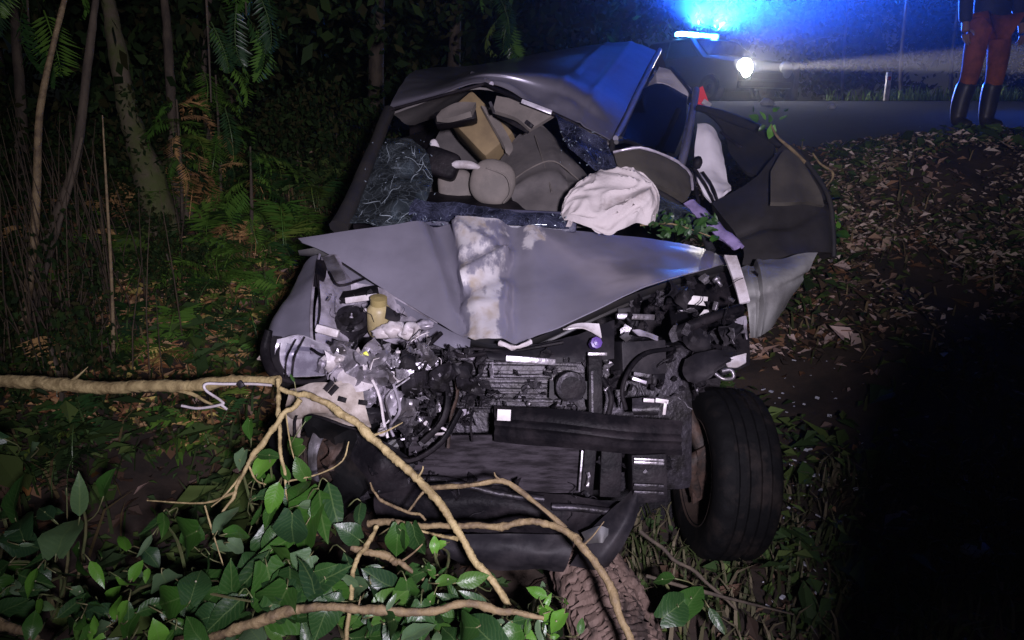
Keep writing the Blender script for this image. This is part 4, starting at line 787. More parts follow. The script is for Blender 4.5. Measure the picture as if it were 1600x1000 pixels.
# lower valance, undertray and the hanging corner of the bumper
panel('undertray', [[(590,752,2.5),(700,752,2.46),(860,772,2.46),(985,785,2.48)], [(585,790,2.46),(700,786,2.42),(860,800,2.42),(975,806,2.45)], [(600,826,2.5),(720,830,2.45),(860,836,2.44),(960,832,2.47)]], blackplastic, car, 40, 16, .006, .02, 7, seed=15)
panel('undertray', [[(690,836,2.4),(800,834,2.38),(900,836,2.38)], [(690,862,2.38),(800,866,2.36),(890,868,2.36)], [(720,884,2.42),(800,892,2.4),(880,890,2.4)]], greyplastic, car, 30, 14, .006, .018, 9, seed=16)
tube('valance_bar', [(862,792,2.4),(905,794,2.4),(955,800,2.41)], .012, darkmetal, car, 8); tube('valance_bar', [(640,748,2.44),(700,752,2.42),(780,772,2.42),(850,780,2.42)], .012, darkmetal, car, 8, wob=.3)
panel('bumper_corner', [[(985,766,2.4),(1002,760,2.38),(1008,775,2.4)], [(930,822,2.36),(968,822,2.32),(988,822,2.34)], [(905,862,2.34),(945,866,2.3),(965,868,2.33)], [(890,884,2.36),(930,892,2.33),(950,886,2.36)]], greyplastic, car, 18, 24, .008, .012, 8, seed=17)
panel('bumper_corner', [[(908,832,2.34),(935,822,2.33),(950,826,2.33)], [(918,850,2.325),(936,848,2.315),(950,850,2.315)]], darkpaint, car, 10, 8, .005, .008, 12)
obox('engine_block', (640,640,2.95), (1060,640,2.98), .55, .5, darkmetal, car, bev=.1)
panel('firewall', [[(500,372,3.25),(800,366,3.35),(1135,400,3.3)], [(500,560,3.1),(800,560,3.2),(1130,560,3.2)], [(540,800,3.1),(800,830,3.1),(1080,840,3.1)]], blackplastic, car, 16, 16, .01, .03, 4)
panel('inner_fender', [[(1040,440,2.95),(1120,425,3.1),(1150,440,3.1)], [(1050,520,2.85),(1120,510,2.95),(1168,520,2.95)], [(1060,600,2.8),(1120,590,2.9),(1172,570,2.9)]], blackplastic, car, 18, 18, .005, .03, 7, seed=18)
# scrap: dozens of torn brackets, clips, cables and slivers, each its own part
for i, (x, y, s_, m) in enumerate([(548,566,.12,torn),(575,590,.11,torn),(590,556,.1,torn),(612,580,.1,baremetal),(560,618,.11,torn),(600,620,.11,apron),(540,590,.1,torn),(525,570,.08,whitepl),(640,566,.08,greyplastic),(655,600,.1,darkmetal),(630,640,.09,baremetal),(585,650,.08,greyplastic),(535,545,.07,baremetal),(668,560,.07,baremetal),(690,590,.09,darkmetal),(720,580,.08,greyplastic),(650,660,.08,darkmetal),(520,560,.06,whitepl),(508,575,.06,apron),(735,600,.08,darkmetal),(1000,540,.07,greyplastic),(1090,530,.09,greyplastic),(1140,520,.08,greyplastic),(1060,460,.08,greyplastic),(1020,590,.07,greyplastic)]):
    q = random.Random(i+900); dd = s_*F/2.45; A = q.uniform(-.7, .7); ca, sa = math.cos(A), math.sin(A); D0 = 2.42 if x < 760 else 2.66
    R_ = lambda u, v, k: (x+(u*ca-v*sa)*dd*.5, y+(u*sa+v*ca)*dd*.5, D0+q.uniform(-.05, .05))
    panel('crumpled_sheet', [[R_(u+q.uniform(-.25, .25), v+q.uniform(-.25, .25), 0) for u in (-1, -.3, .4, 1)] for v in (-.7, 0, .7)], m, car, 14, 11, .003, .012, 22, seed=60+i, sharp=25)
SH = {}
def scrap_mesh(kind, i):
    k = (kind, i)
    if k in SH: return SH[k]
    r = random.Random(hash(kind) % 1 + i*7+len(kind)*100)
    if kind in ('torn_plate', 'bracket'):
        n = 5; vs = []
        for a in range(n):
            for b in range(3):
                x = (a/(n-1)-.5); y = (b/2-.5)*r.uniform(.35, .8); z = .35*abs(x)*(kind == 'bracket')+r.uniform(-.09, .09)
                vs.append(Vector((x, y, z)))
        vs2 = [v-Vector((0, 0, .05)) for v in vs]; N = len(vs); fs = []
        for a in range(n-1):
            for b in range(2):
                q = (a*3+b, a*3+b+1, a*3+b+4, a*3+b+3); fs.append(q[::-1]); fs.append(tuple(N+t for t in q))
        lp = [0, 1, 2]+[3*j+2 for j in range(1, n)]+[3*(n-1)+1, 3*(n-1)]+[3*j for j in range(n-2, 0, -1)]
        for t in range(len(lp)): a, b = lp[t], lp[(t+1) % len(lp)]; fs.append((a, b, N+b, N+a))
        V_ = vs+vs2
    elif kind in ('cable', 'hose'):
        p = [Vector((0, 0, 0))]
        for _ in range(4): p.append(p[-1]+Vector((r.uniform(.1, .4), r.uniform(-.3, .3), r.uniform(-.25, .25))))
        V_, fs = tube_data([q-Vector((.5, 0, 0)) for q in p], 0.018 if kind == 'cable' else .04, 6, 13)
    elif kind == 'bolt': V_, fs = lathe_data([(-.5, .18), (.2, .18), (.2, .4), (.5, .4), (.5, .01)], 8, Matrix.Identity(4))
    else: V_, fs = box_data(1, r.uniform(.4, .7), r.uniform(.3, .5), .2)
    m = mesh(kind, V_, fs, kind not in ('torn_plate', 'bracket')); SH[k] = m; return m
MV = {}
def scrap(kind, i, mat, px, py, d, s, r):
    base = scrap_mesh(kind, i); key = (base.name, mat.name)
    if key not in MV:
        c = base.copy(); c.materials.append(mat); MV[key] = c
    link(kind, MV[key], car, P(px, py, d), (r.uniform(0, 6.28), r.uniform(0, 6.28), r.uniform(0, 6.28)), (s, s, s))
def inpoly(x, y, pg):
    c = False
    for (x1, y1), (x2, y2) in zip(pg, pg[1:]+pg[:1]):
        if (y1 > y) != (y2 > y) and x < (x2-x1)*(y-y1)/(y2-y1)+x1: c = not c
    return c
ZONES = [([(515,560),(560,545),(700,535),(690,600),(660,680),(590,660),(560,600)], 130, (2.4, 2.5), [torn, baremetal, whitepl, greyplastic, darkmetal, torn, blackplastic], (.03, .085)),
         ([(600,560),(760,545),(790,640),(700,680),(640,720),(600,650)], 118, (2.42, 2.52), [greyplastic, darkmetal, baremetal, blackplastic, darkmetal, apron], (.03, .09)),
         ([(700,545),(960,560),(960,640),(770,640)], 70, (2.5, 2.58), [blackplastic, greyplastic, darkmetal, darkmetal, baremetal], (.02, .07)),
         ([(960,480),(1060,440),(1130,425),(1165,500),(1165,560),(1060,640),(960,640)], 125, (2.58, 2.85), [blackplastic, greyplastic, blackplastic, darkmetal, blackplastic, baremetal], (.03, .1)),
         ([(500,460),(560,445),(680,520),(660,545),(500,550)], 42, (2.6, 2.72), [apron, greyplastic, whitepl, baremetal, blackplastic], (.02, .06)),
         ([(550,690),(640,700),(700,745),(960,770),(980,830),(620,830),(560,780)], 60, (2.4, 2.5), [blackplastic, greyplastic, darkmetal, blackplastic, darkpaint], (.03, .09)),
         ([(940,660),(1060,700),(1060,790),(980,780),(940,740)], 26, (2.5, 2.6), [blackplastic, darkmetal, greyplastic], (.03, .09))]
sr = random.Random(41)
KN = ['torn_plate', 'bracket', 'cable', 'torn_plate', 'hose', 'bolt', 'clip', 'torn_plate', 'bracket', 'bracket']
cnt = {}
for pg, n, (d0, d1), mats, (s0, s1) in ZONES:
    x0, x1 = min(p[0] for p in pg), max(p[0] for p in pg); y0, y1 = min(p[1] for p in pg), max(p[1] for p in pg); k = 0
    while k < n:
        x, y = sr.uniform(x0, x1), sr.uniform(y0, y1)
        if not inpoly(x, y, pg): continue
        k += 1; kd = sr.choice(KN); s = .75*sr.uniform(s0, s1)*(1.9 if kd == 'cable' else .5 if kd in ('bolt', 'clip') else 1)
        mt = sr.choice(mats)
        if kd in ('cable', 'hose') and sr.random() < .75: mt = sr.choice((blackplastic, greyplastic))
        scrap(kd, sr.randrange(4), mt, x, y, sr.uniform(d0, d1), s, sr)
for pts, rr, m in (([(560,560,2.42),(590,610,2.38),(600,660,2.38),(606,684,2.38)], .005, whitepl), ([(615,600,2.38),(625,640,2.36),(610,665,2.36),(615,682,2.36)], .005, apron), ([(640,590,2.4),(604,620,2.37),(612,660,2.36)], .004, baremetal), ([(673,672,2.44),(688,668,2.42),(700,676,2.42),(676,678,2.42),(672,671,2.43)], .005, whitepl), ([(700,560,2.48),(715,610,2.46),(705,650,2.46),(700,700,2.46)], .006, rust), ([(740,640,2.46),(735,660,2.45),(738,690,2.46)], .004, blackplastic), ([(660,690,2.42),(690,660,2.42),(700,620,2.44),(690,580,2.48)], .012, blackplastic), ([(600,700,2.42),(640,720,2.4),(690,690,2.4),(720,640,2.44)], .01, blackplastic)):
    tube('hanging_wire' if rr < .01 else 'hose', pts, rr, m, car, 6)
lathe('bulb_holder', [(-.02, .012), (.0, .016), (.012, .012), (.016, .001)], 10, Matrix.Translation(P(597,675,2.36)) @ frame(-CF, CR), whitepl, car)

# ---- windscreen opening, roof, interior
roof_rows = [[(608,170,3.76),(680,150,3.7),(757,129,3.63),(850,169,3.58),(910,196,3.6),(957,219,3.66)],
 [(614,156,3.8),(684,140,3.74),(762,120,3.66),(858,146,3.65),(918,176,3.68),(962,204,3.74)],
 [(628,133,4.0),(692,128,3.95),(768,111,3.74),(870,120,3.76),(930,150,3.8),(972,184,3.92)],
 [(650,110,4.4),(715,114,4.4),(795,104,4.4),(890,110,4.42),(947,126,4.45),(990,147,4.5)],
 [(700,106,5.2),(758,100,5.2),(838,86,5.2),(920,82,5.2),(975,88,5.25),(1010,106,5.3)],
 [(760,106,6.0),(810,95,6.0),(870,79,6.0),(940,69,6.0),(990,67,6.05),(1026,79,6.1)]]
def roof_fn(u, v): return .012*ab(u, .78, .02)+.01*ab(u, .63, .015)*(v > .05)-.02*ab(u, .55, .05)*ab(v, .12, .1)+.018*ab(u, .7, .05)*ab(v, .16, .09)+.02*ab(u, .48, .06)*ab(v, .07, .06)
roof = panel('roof', roof_rows, roofpaint, car, 70, 50, .006, .008, 3.2, roof_fn, 21)
tube('roof_rail', [(962,216,3.62),(978,185,4.0),(998,143,4.5),(1018,102,5.3),(1031,78,6.08)], [.014, .018, .018, .018, .018], paint, roof, 9)
tube('header_seal', [(608,172,3.72),(640,163,3.69),(680,152,3.66),(757,131,3.59)], .008, blackplastic, roof, 7)
tube('header_seal', [(757,131,3.59),(800,150,3.56),(850,171,3.54),(905,196,3.56)], .01, blackplastic, roof, 7)
obox('header_trim', (815,158,3.52), (862,176,3.51), .02, .012, chrome, roof)
tube('roof_kink', [(738,115,3.9),(752,122,3.72),(768,131,3.58)], .012, apron, roof, 7)
panel('headliner', [[(612,176,3.78),(757,138,3.66),(955,224,3.68)], [(660,190,4.3),(780,128,4.4),(985,155,4.5)], [(770,130,5.9),(870,92,5.9),(1022,88,6.0)]], beiged, car, 24, 20, .01, .01, 5)
# pillars and body shell
tube('pillar', [(530,356,3.12),(556,300,3.28),(585,230,3.52),(608,172,3.76)], [.04, .034, .03, .03], darkpaint, car, 10, wob=.2)
tube('pillar', [(1112,392,3.2),(1090,350,3.28),(1045,310,3.4),(962,262,3.55),(957,220,3.66)], [.02, .018, .014, .012, .014], darkpaint, car, 8, wob=.2)
ax = (P(1026,79,6.1)-P(957,219,3.66)).normalized(); lat = Vector((ax.y, -ax.x, 0)).normalized(); ver = lat.cross(ax).normalized()
if ver.z < 0: ver = -ver
rr = [P(957,219,3.66), P(975,185,4.0), P(998,143,4.5), P(1018,102,5.3), P(1031,78,6.08)]
lr = [P(608,170,3.76), P(628,133,4.0), P(650,110,4.4), P(700,106,5.2), P(760,106,6.0)]
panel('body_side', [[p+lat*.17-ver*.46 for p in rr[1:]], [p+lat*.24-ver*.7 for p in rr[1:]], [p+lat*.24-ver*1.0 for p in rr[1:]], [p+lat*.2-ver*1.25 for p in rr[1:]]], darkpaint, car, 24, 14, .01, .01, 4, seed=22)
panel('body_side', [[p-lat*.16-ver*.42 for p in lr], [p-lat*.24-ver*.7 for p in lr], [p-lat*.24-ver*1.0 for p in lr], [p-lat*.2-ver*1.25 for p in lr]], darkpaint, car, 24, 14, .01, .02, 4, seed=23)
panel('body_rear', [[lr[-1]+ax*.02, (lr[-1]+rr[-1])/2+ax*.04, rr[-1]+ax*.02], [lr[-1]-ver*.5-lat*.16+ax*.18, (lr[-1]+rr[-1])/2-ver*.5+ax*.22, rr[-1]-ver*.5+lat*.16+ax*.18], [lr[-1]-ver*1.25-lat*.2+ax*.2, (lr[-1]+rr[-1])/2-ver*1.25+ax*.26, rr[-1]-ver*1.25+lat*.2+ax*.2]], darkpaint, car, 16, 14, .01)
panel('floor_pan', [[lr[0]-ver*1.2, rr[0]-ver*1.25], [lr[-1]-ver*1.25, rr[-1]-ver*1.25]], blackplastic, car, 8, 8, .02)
panel('fender', [[(530,360,3.2),(476,440,3.1),(430,540,2.86)], [(525,480,3.2),(480,560,3.0),(450,620,2.8)]], darkpaint, car, 14, 14, .005, .02, 6, seed=24)
# image-right windows
wq = lambda p, a, b: p+lat*a-ver*b
pn = panel('side_window', [[wq(rr[2], .02, .05)+ax*.02, wq(rr[3], .015, .05), wq(rr[4], .0, .06)-ax*.25], [wq(rr[2], .13, .38)+ax*.0, wq(rr[3], .12, .38), wq(rr[4], .1, .36)-ax*.12]], tinted, car, 12, 8, .005)
panel('curtain_airbag', [[(1030,104,5.6),(1050,112,5.5),(1080,138,5.2)], [(1020,126,5.4),(1046,134,5.3),(1079,166,5.1)]], curtain, car, 14, 8, .01, .02, 7, seed=25)
tube('window_frame', [(963,222,3.62),(985,222,4.2),(1040,246,4.45),(1062,244,4.6),(1080,190,4.9),(1082,150,5.1),(1048,106,5.5)], .012, darkpaint, pn, 7)
tube('window_frame', [(1020,118,5.2),(998,150,4.7),(980,190,4.3),(970,216,4.0)], .011, darkpaint, pn, 7)
tube('door_pillar', [(1088,140,4.9),(1080,190,4.5),(1070,236,4.2),(1062,262,4.05)], [.022, .022, .024, .026], paint, car, 8)
obox('pillar_trim', (1079,160,4.75), (1062,248,4.1), .012, .012, baremetal, car, up=CR)
panel('side_glass', [[(985,150,4.62),(1030,130,4.9),(1074,150,5.0)], [(975,190,4.35),(1020,190,4.55),(1070,196,4.75)], [(968,222,4.1),(1010,228,4.35),(1054,240,4.5)]], tinted, car, 10, 10, .005)
panel('folded_panel', [[(958,236,3.5),(1000,232,3.5),(1050,250,3.55),(1078,272,3.6)], [(965,258,3.44),(1005,262,3.42),(1050,280,3.46),(1080,296,3.52)], [(978,272,3.42),(1010,282,3.4),(1050,298,3.42),(1074,312,3.46)]], olive, car, 22, 14, .03, .008, 6, seed=26)
tube('panel_edge', [(958,238,3.47),(1000,231,3.46),(1050,248,3.5),(1078,270,3.56),(1082,296,3.5)], .007, apron, car, 6, wob=.4)
panel('curtain_airbag', [[(1090,192,4.1),(1108,196,4.1),(1122,220,4.1)], [(1085,245,3.95),(1112,250,3.92),(1134,262,3.95)], [(1092,292,3.8),(1118,296,3.78),(1142,292,3.82)], [(1112,318,3.72),(1124,312,3.72),(1138,300,3.75)]], curtain, car, 20, 26, .012, .03, 6, seed=27)
v, f = blob_data(P(1090,254,3.85), .026, .026, .034, 2, .15); mk('mirror_stub', v, f, blackplastic, car)
for q in ([(1085,264,3.8),(1100,285,3.74),(1115,315,3.68)], [(1080,270,3.8),(1086,295,3.7),(1092,320,3.62)], [(1098,270,3.8),(1112,290,3.72),(1122,316,3.68)]): tube('torn_seal', q, .008, darkmetal, car, 6, wob=.5)
# the front door flung open
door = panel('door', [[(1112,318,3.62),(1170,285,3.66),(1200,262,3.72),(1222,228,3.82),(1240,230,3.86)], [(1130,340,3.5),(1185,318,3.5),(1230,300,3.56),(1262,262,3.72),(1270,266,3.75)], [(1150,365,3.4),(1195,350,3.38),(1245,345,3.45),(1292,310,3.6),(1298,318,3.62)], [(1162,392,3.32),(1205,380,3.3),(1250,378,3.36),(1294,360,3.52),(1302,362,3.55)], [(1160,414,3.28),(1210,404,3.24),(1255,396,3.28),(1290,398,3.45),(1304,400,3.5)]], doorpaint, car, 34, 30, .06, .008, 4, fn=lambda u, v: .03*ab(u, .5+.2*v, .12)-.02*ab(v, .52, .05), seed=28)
panel('door_trim', [[(1204,268,3.58),(1224,236,3.66),(1240,240,3.68),(1256,256,3.64)], [(1204,300,3.46),(1232,292,3.48),(1258,290,3.53),(1280,296,3.52)], [(1204,316,3.4),(1236,316,3.39),(1264,316,3.46),(1288,322,3.5)]], olive, door, 18, 12, .02, .004, 5)
tube('window_frame', [(1090,168,4.5),(1130,180,4.35),(1180,200,4.15),(1215,222,3.95),(1235,232,3.86)], [.02, .028, .03, .028, .02], darkpaint, door, 8)
panel('window_frame', [[(1092,166,4.5),(1140,182,4.35),(1210,218,3.98)], [(1128,200,4.3),(1160,222,4.15),(1205,255,3.85)], [(1140,240,4.1),(1165,268,3.9),(1195,275,3.8)]], darkpaint, door, 16, 12, .02, .01, 6)
obox('handle', (1126,206,4.24), (1158,230,4.1), .018, .02, darkmetal, door, bev=.4)
tube('door_edge', [(1236,228,3.8),(1262,256,3.7),(1294,306,3.57),(1302,360,3.5),(1303,402,3.46)], .012, darkpaint, door, 7)
# image-right wing, crumpled back
panel('fender', [[(1150,424,3.14),(1180,408,3.14),(1215,405,3.12),(1250,398,3.1),(1278,394,3.1)], [(1158,446,2.99),(1188,438,2.95),(1218,434,2.95),(1246,424,3.0),(1266,416,3.06)], [(1168,480,2.92),(1190,480,2.9),(1214,472,2.92),(1234,458,2.98),(1250,446,3.06)], [(1172,528,2.9),(1184,526,2.88),(1198,518,2.92),(1216,498,3.0),(1232,476,3.08)]], greypaint, car, 34, 26, .005, .012, 8, fn=lambda u, v: -.02*ab(u, .2, .03)+.012*ab(u, .28, .03)-.014*ab(v, .5, .05), seed=29)
panel('fender_liner', [[(1146,500,2.9),(1164,492,2.86),(1170,500,2.86)], [(1152,520,2.86),(1164,520,2.82),(1168,530,2.82)]], apron, car, 8, 8, .005, .012, 10)
tube('cable', [(1178,424,3.02),(1198,446,2.97),(1208,478,2.93)], .005, blackplastic, car, 6)
panel('hinge_strip', [[(1132,398,2.98),(1151,399,2.98)], [(1145,434,2.9),(1162,432,2.9)], [(1156,474,2.84),(1172,470,2.84)]], whitepl, car, 6, 14, .012, .004, 10)
panel('pillar_cover', [[(1068,318,3.36),(1082,312,3.36),(1092,320,3.37)], [(1095,345,3.26),(1110,340,3.26),(1122,346,3.28)], [(1125,372,3.18),(1140,366,3.18),(1150,372,3.2)], [(1146,388,3.12),(1158,384,3.12),(1162,386,3.14)]], violetpaint, car, 10, 30, .015, .012, 12, seed=31)
# glass
gl = panel('windscreen', [[(604,212,3.62),(640,214,3.58),(668,240,3.5)], [(580,262,3.42),(630,262,3.38),(676,280,3.36)], [(556,320,3.24),(620,318,3.22),(668,312,3.24)], [(545,352,3.14),(600,352,3.12),(640,345,3.14)]], shatter, car, 30, 34, .006, .03, 7, seed=33, sharp=30)
panel('windscreen_fold', [[(648,312,3.2),(720,318,3.18),(800,330,3.17),(890,336,3.16)], [(640,330,3.17),(720,336,3.14),(800,343,3.13),(885,352,3.13)], [(640,346,3.15),(720,346,3.12),(800,352,3.12),(890,358,3.14)]], shatterb, gl, 46, 12, .006, .014, 10, seed=34, sharp=30)
panel('windscreen_fold', [[(868,178,3.5),(905,200,3.5),(945,222,3.55)], [(878,205,3.44),(912,232,3.4),(955,250,3.5)], [(888,228,3.4),(925,262,3.36),(962,270,3.46)]], shatterb, gl, 26, 20, .006, .03, 8, seed=35, sharp=30)
panel('windscreen_fold', [[(1020,300,3.3),(1060,318,3.26),(1078,326,3.26)], [(1016,325,3.2),(1060,345,3.18),(1090,355,3.18)], [(1020,345,3.14),(1062,358,3.14),(1100,372,3.14)]], shatter, gl, 18, 16, .006, .02, 8, seed=36, sharp=30)
obox('cowl', (640,338,3.24), (900,350,3.24), .09, .12, M('cowl_plastic', (.03, .032, .06), .4, 0, (.05, .05, .09), 9, bump=.2), car, bev=.2)
# splinters of glass standing along the edges, wipers
q = random.Random(55); sp = []
for k in range(120):
    x, y, d = q.choice([(q.uniform(570, 680), q.uniform(215, 350), 3.3), (q.uniform(640, 890), q.uniform(335, 352), 3.1), (q.uniform(875, 950), q.uniform(200, 260), 3.4)])
    p = P(x, y, d+q.uniform(-.05, .03)); s = q.uniform(.004, .012); a = Vector((q.uniform(-1, 1), q.uniform(-1, 1), q.uniform(-1, 1))).normalized(); b = a.orthogonal()
    n = a.cross(b)*.002; v = [p, p+a*s, p+b*s*.4]; sp.append((v+[x_+n for x_ in v], [(0, 1, 2), (5, 4, 3), (0, 3, 4, 1), (1, 4, 5, 2), (2, 5, 3, 0)]))
v, f = join(sp); tag(mk('glass_splinters', v, f, M('splinter', (.25, .3, .35), .15, .1), gl, smooth=False), None, None, kind='stuff')
crk = random.Random(4); crw = M('crack_white', (.34, .4, .44), .5); GV = [v.co+W[gl.name] for v in gl.data.vertices]
for k in range(32):
    i, j = crk.randrange(2, 28), crk.randrange(2, 32); di, dj = crk.choice(((1, 0), (0, 1), (1, 1), (1, -1), (2, 1), (1, 2))); pts = []
    for s in range(crk.randrange(3, 8)):
        if not (0 <= i < 30 and 0 <= j < 34): break
        pts.append(GV[j*30+i]-CF*.003); i += di*crk.choice((1, 1, 0, 2)); j += dj*crk.choice((1, 1, 0, 2))
    if len(pts) > 2: tube('crack', pts, [.0006, crk.choice((.001, .0014, .0022)), .0005], crw, gl, 4, m=len(pts)*2)
# interior
panel('side_trim', [[(690,200,4.6),(750,180,4.6),(800,200,4.5)], [(660,260,4.4),(720,280,4.4),(790,300,4.2)], [(650,330,4.2),(730,350,4.0),(790,350,3.9)]], beiged, car, 14, 12, .02, .01, 5)
panel('dark_backdrop', [[(640,150,5.4),(980,110,5.6)], [(640,420,5.0),(1060,420,5.2)]], blackplastic, car, 8, 8, .02)  # black sheet put across the cabin as its dark background
m4 = Matrix.Translation(P(757,212,4.1)) @ frame(P(802,242,4.0)-P(742,180,4.1), P(800,180,4.1)-P(760,212,4.1))
v, f = box_data(.36, .2, .3, .12, m4); mk('storage_box', v, f, tan, car, sharp=30)
panel('box_edge', [[(752,165,3.92),(770,170,3.92)], [(785,222,3.86),(800,225,3.88)], [(790,238,3.86),(796,243,3.86)]], beige, car, 6, 14, .02, .002, 9)
st_ = panel('seat', [[(780,250,3.9),(812,210,3.98),(842,198,4.0),(880,228,3.9),(912,268,3.75)], [(790,280,3.7),(822,248,3.78),(860,236,3.78),(900,266,3.66),(930,290,3.58)], [(800,310,3.55),(835,296,3.56),(870,290,3.56),(905,305,3.5),(930,312,3.48)], [(808,335,3.45),(840,332,3.42),(872,330,3.42),(905,335,3.4),(925,335,3.4)]], beiged, car, 30, 26, .08, .012, 5, fn=lambda u, v: .03*ab(v, .6, .06)-.03*ab(u, .62, .05)*ab(v, .55, .25), seed=37)
panel('seat_back', [[(790,160,4.5),(840,190,4.35),(880,225,4.2)], [(770,215,4.45),(810,225,4.3),(850,250,4.1)], [(770,262,4.3),(800,262,4.2),(830,280,4.0)]], beiged, car, 16, 14, .06, .006, 5)
def pad(name, c, w, h, d, mat, tilt=0, parent=car, ex=.6):
    m4 = Matrix.Translation(P(*c)) @ frame(CR*math.cos(tilt)+CU*math.sin(tilt), CU*math.cos(tilt)-CR*math.sin(tilt))
    v, f = blob_data(Vector((0, 0, 0)), 1, 1, 1, 4, .02, 1.5)
    def sq(x): return math.copysign(abs(x)**ex, x)
    return mk(name, [m4 @ Vector((sq(p.x)*w/2, sq(p.y)*h/2, sq(p.z)*d/2)) for p in v], f, mat, parent)
pad('headrest', (770,285,3.5), .215, .215, .09, beige, -.25, ex=.85); pad('headrest', (712,292,3.62), .17, .16, .1, beige, .1)
vz = panel('sun_visor', [[(776,150,3.66),(815,158,3.63),(868,178,3.6)], [(770,172,3.62),(806,184,3.59),(828,202,3.57)]], beige, car, 14, 8, .025, .003, 8)
tube('visor_rod', [(766,160,3.63),(772,176,3.6)], .008, baremetal, vz, 6); obox('visor_clip', (822,190,3.56), (832,198,3.55), .02, .02, darkmetal, vz)
obox('visor_shadow_bar', (776,178,3.66), (826,206,3.62), .02, .02, blackplastic, vz)  # solid black bar put in for the shadow under the visor
panel('sun_visor', [[(690,172,3.66),(715,160,3.66),(744,160,3.66)], [(682,182,3.62),(700,184,3.61),(735,174,3.6)]], beige, car, 14, 8, .03, .003, 8)
obox('overhead_console', (680,190,3.76), (745,180,3.76), .07, .12, blackplastic, car, bev=.3)
tube('grab_handle', [(696,260,3.5),(715,257,3.48),(735,258,3.47),(752,263,3.48)], [.012, .02, .02, .008], whitepl, car, 9)
pad('dash_pod', (690,256,3.52), .17, .13, .1, blackplastic, -.35, ex=.4); pad('mirror', (681,232,3.52), .04, .09, .03, whitepl, .35, ex=.7)
panel('dashboard', [[(560,300,3.6),(680,300,3.6),(900,330,3.5)], [(550,345,3.4),(680,345,3.35),(900,352,3.35)]], blackplastic, car, 16, 8, .05, .02, 5)
obox('steering_column', (600,330,3.5), (640,270,3.62), .08, .08, blackplastic, car, bev=.3)
for q in ([(792,288,3.57),(830,262,3.66),(866,252,3.66),(905,282,3.56)], [(836,212,3.88),(852,262,3.66),(862,300,3.5)], [(760,262,3.43),(790,275,3.425),(797,300,3.425),(786,318,3.43)]): tube('seam', q, .0035, beige, st_, 5)
# airbag on the cowl
def bag_fn(u, v):
    k = math.sin(math.pi*u)**.5*math.sin(math.pi*min(1, .15+.85*v))**.5
    q = (u*2.6+.35*nz((u*3, v*3, 0), 1, 1), v*1.5+.35*nz((u*3, v*3, 5), 1, 2), .3)
    r1 = (1-abs(nz(q, 1.6, 7)))**5; r2 = (1-abs(nz((q[0]*.6+q[1], q[1]-q[0]*.5, .7), 3.2, 8)))**5
    return .048*k*(1+.4*nz(q, 1.1, 3))+.042*k*r1*(.4+v)+.02*k*r2-.03*ab(v, .9, .1)*ab(u, .35, .1)
panel('airbag', [[(881,338,3.2),(896,306,3.24),(925,284,3.28),(955,274,3.28),(990,277,3.28),(1018,296,3.24),(1026,318,3.2)], [(878,344,3.16),(902,324,3.17),(932,314,3.17),(962,308,3.17),(992,308,3.17),(1014,318,3.17),(1028,330,3.16)], [(888,344,3.12),(912,352,3.1),(945,362,3.08),(972,358,3.08),(994,348,3.1),(1012,352,3.1),(1024,344,3.12)]], airbagm, car, 76, 50, .03, .003, 30, fn=bag_fn, sharp=70)
# lamps at the rear, lit red
tlm = panel('tail_lamp', [[(1088,140,5.9),(1098,134,5.9)], [(1092,158,5.8),(1110,166,5.8)]], M('tail_lamp_red', (.5, .03, .03), .25, emit=((1, .08, .1), .25)), car, 6, 8, .05)
obox('reflector', (1098,158,5.74), (1110,166,5.74), .04, .02, whitepl, tlm)
# right front wheel, turned out
wc = P(1128,738,2.8); n_in = Vector((-.99, -.05, .06)).normalized(); m4 = Matrix.Translation(wc) @ frame(-n_in, Vector((0, 0, 1)))
half = [(-.1, .19), (-.112, .22), (-.117, .255), (-.113, .285), (-.1, .303), (-.092, .309)]; x_ = -.085; crown_ = []
for gx in (-.056, -.02, .02, .056):
    crown_ += [(gx-.008, .3185-.5*gx*gx), (gx-.006, .3085), (gx+.006, .3085), (gx+.008, .3185-.5*gx*gx)]
prof = half+[(-.085, .3125)]+crown_+[(.085, .3125)]+[(-p, q) for p, q in reversed(half)]
def tread(i, s):
    return -.007 if (i in (5, 6) or i in (len(prof)-7, len(prof)-6)) and s % 4 == 0 else (-.005 if i in (7, 10, 11, 14, 15, 18, 19, 22) and s % 6 == i % 3 else 0)
wh = link('wheel', None, car, wc); 
lathe('tyre', prof, 120, m4, rubber, wh, mod=tread)
lathe('rim', [(-.1, .205), (-.108, .2), (-.095, .19), (-.04, .175), (.05, .17), (.06, .05)], 40, m4, rimm, wh)
lathe('brake_disc', [(-.02, .06), (-.022, .135), (-.005, .135), (-.003, .06)], 32, m4, rust, wh)
lathe('hub', [(-.07, .001), (-.07, .04), (-.03, .05), (.0, .07)], 16, m4, darkmetal, wh)
c0 = wc+n_in*.06
for q in ([c0+Vector((.02, 0, .1)), c0+Vector((-.06, -.02, .04)), c0+Vector((-.03, 0, -.1))], [c0+Vector((.05, 0, -.02)), c0+Vector((-.1, .02, -.04)), c0+Vector((-.22, .1, -.02))], [c0+Vector((0, 0, .02)), c0+Vector((-.04, .05, .14)), c0+Vector((-.1, .15, .32))]): tube('suspension_arm', q, [.02, .026, .02], rust, wh, 8, wob=.4)
panel('backing_plate', [[c0+Vector((.0, .0, .12)), c0+Vector((-.05, -.03, .1))], [c0+Vector((.04, 0, 0)), c0+Vector((-.05, -.03, 0))], [c0+Vector((.02, 0, -.1)), c0+Vector((-.05, -.02, -.12))]], rust, wh, 8, 10, .01, .02, 12)
def wheel_at(loc):
    e = link('wheel', None, car, loc)
    for ch in wh.children:
        if ch.name.split('.')[0] in ('tyre', 'rim', 'hub'):
            c = ch.copy(); COL.objects.link(c); c.parent = e; 
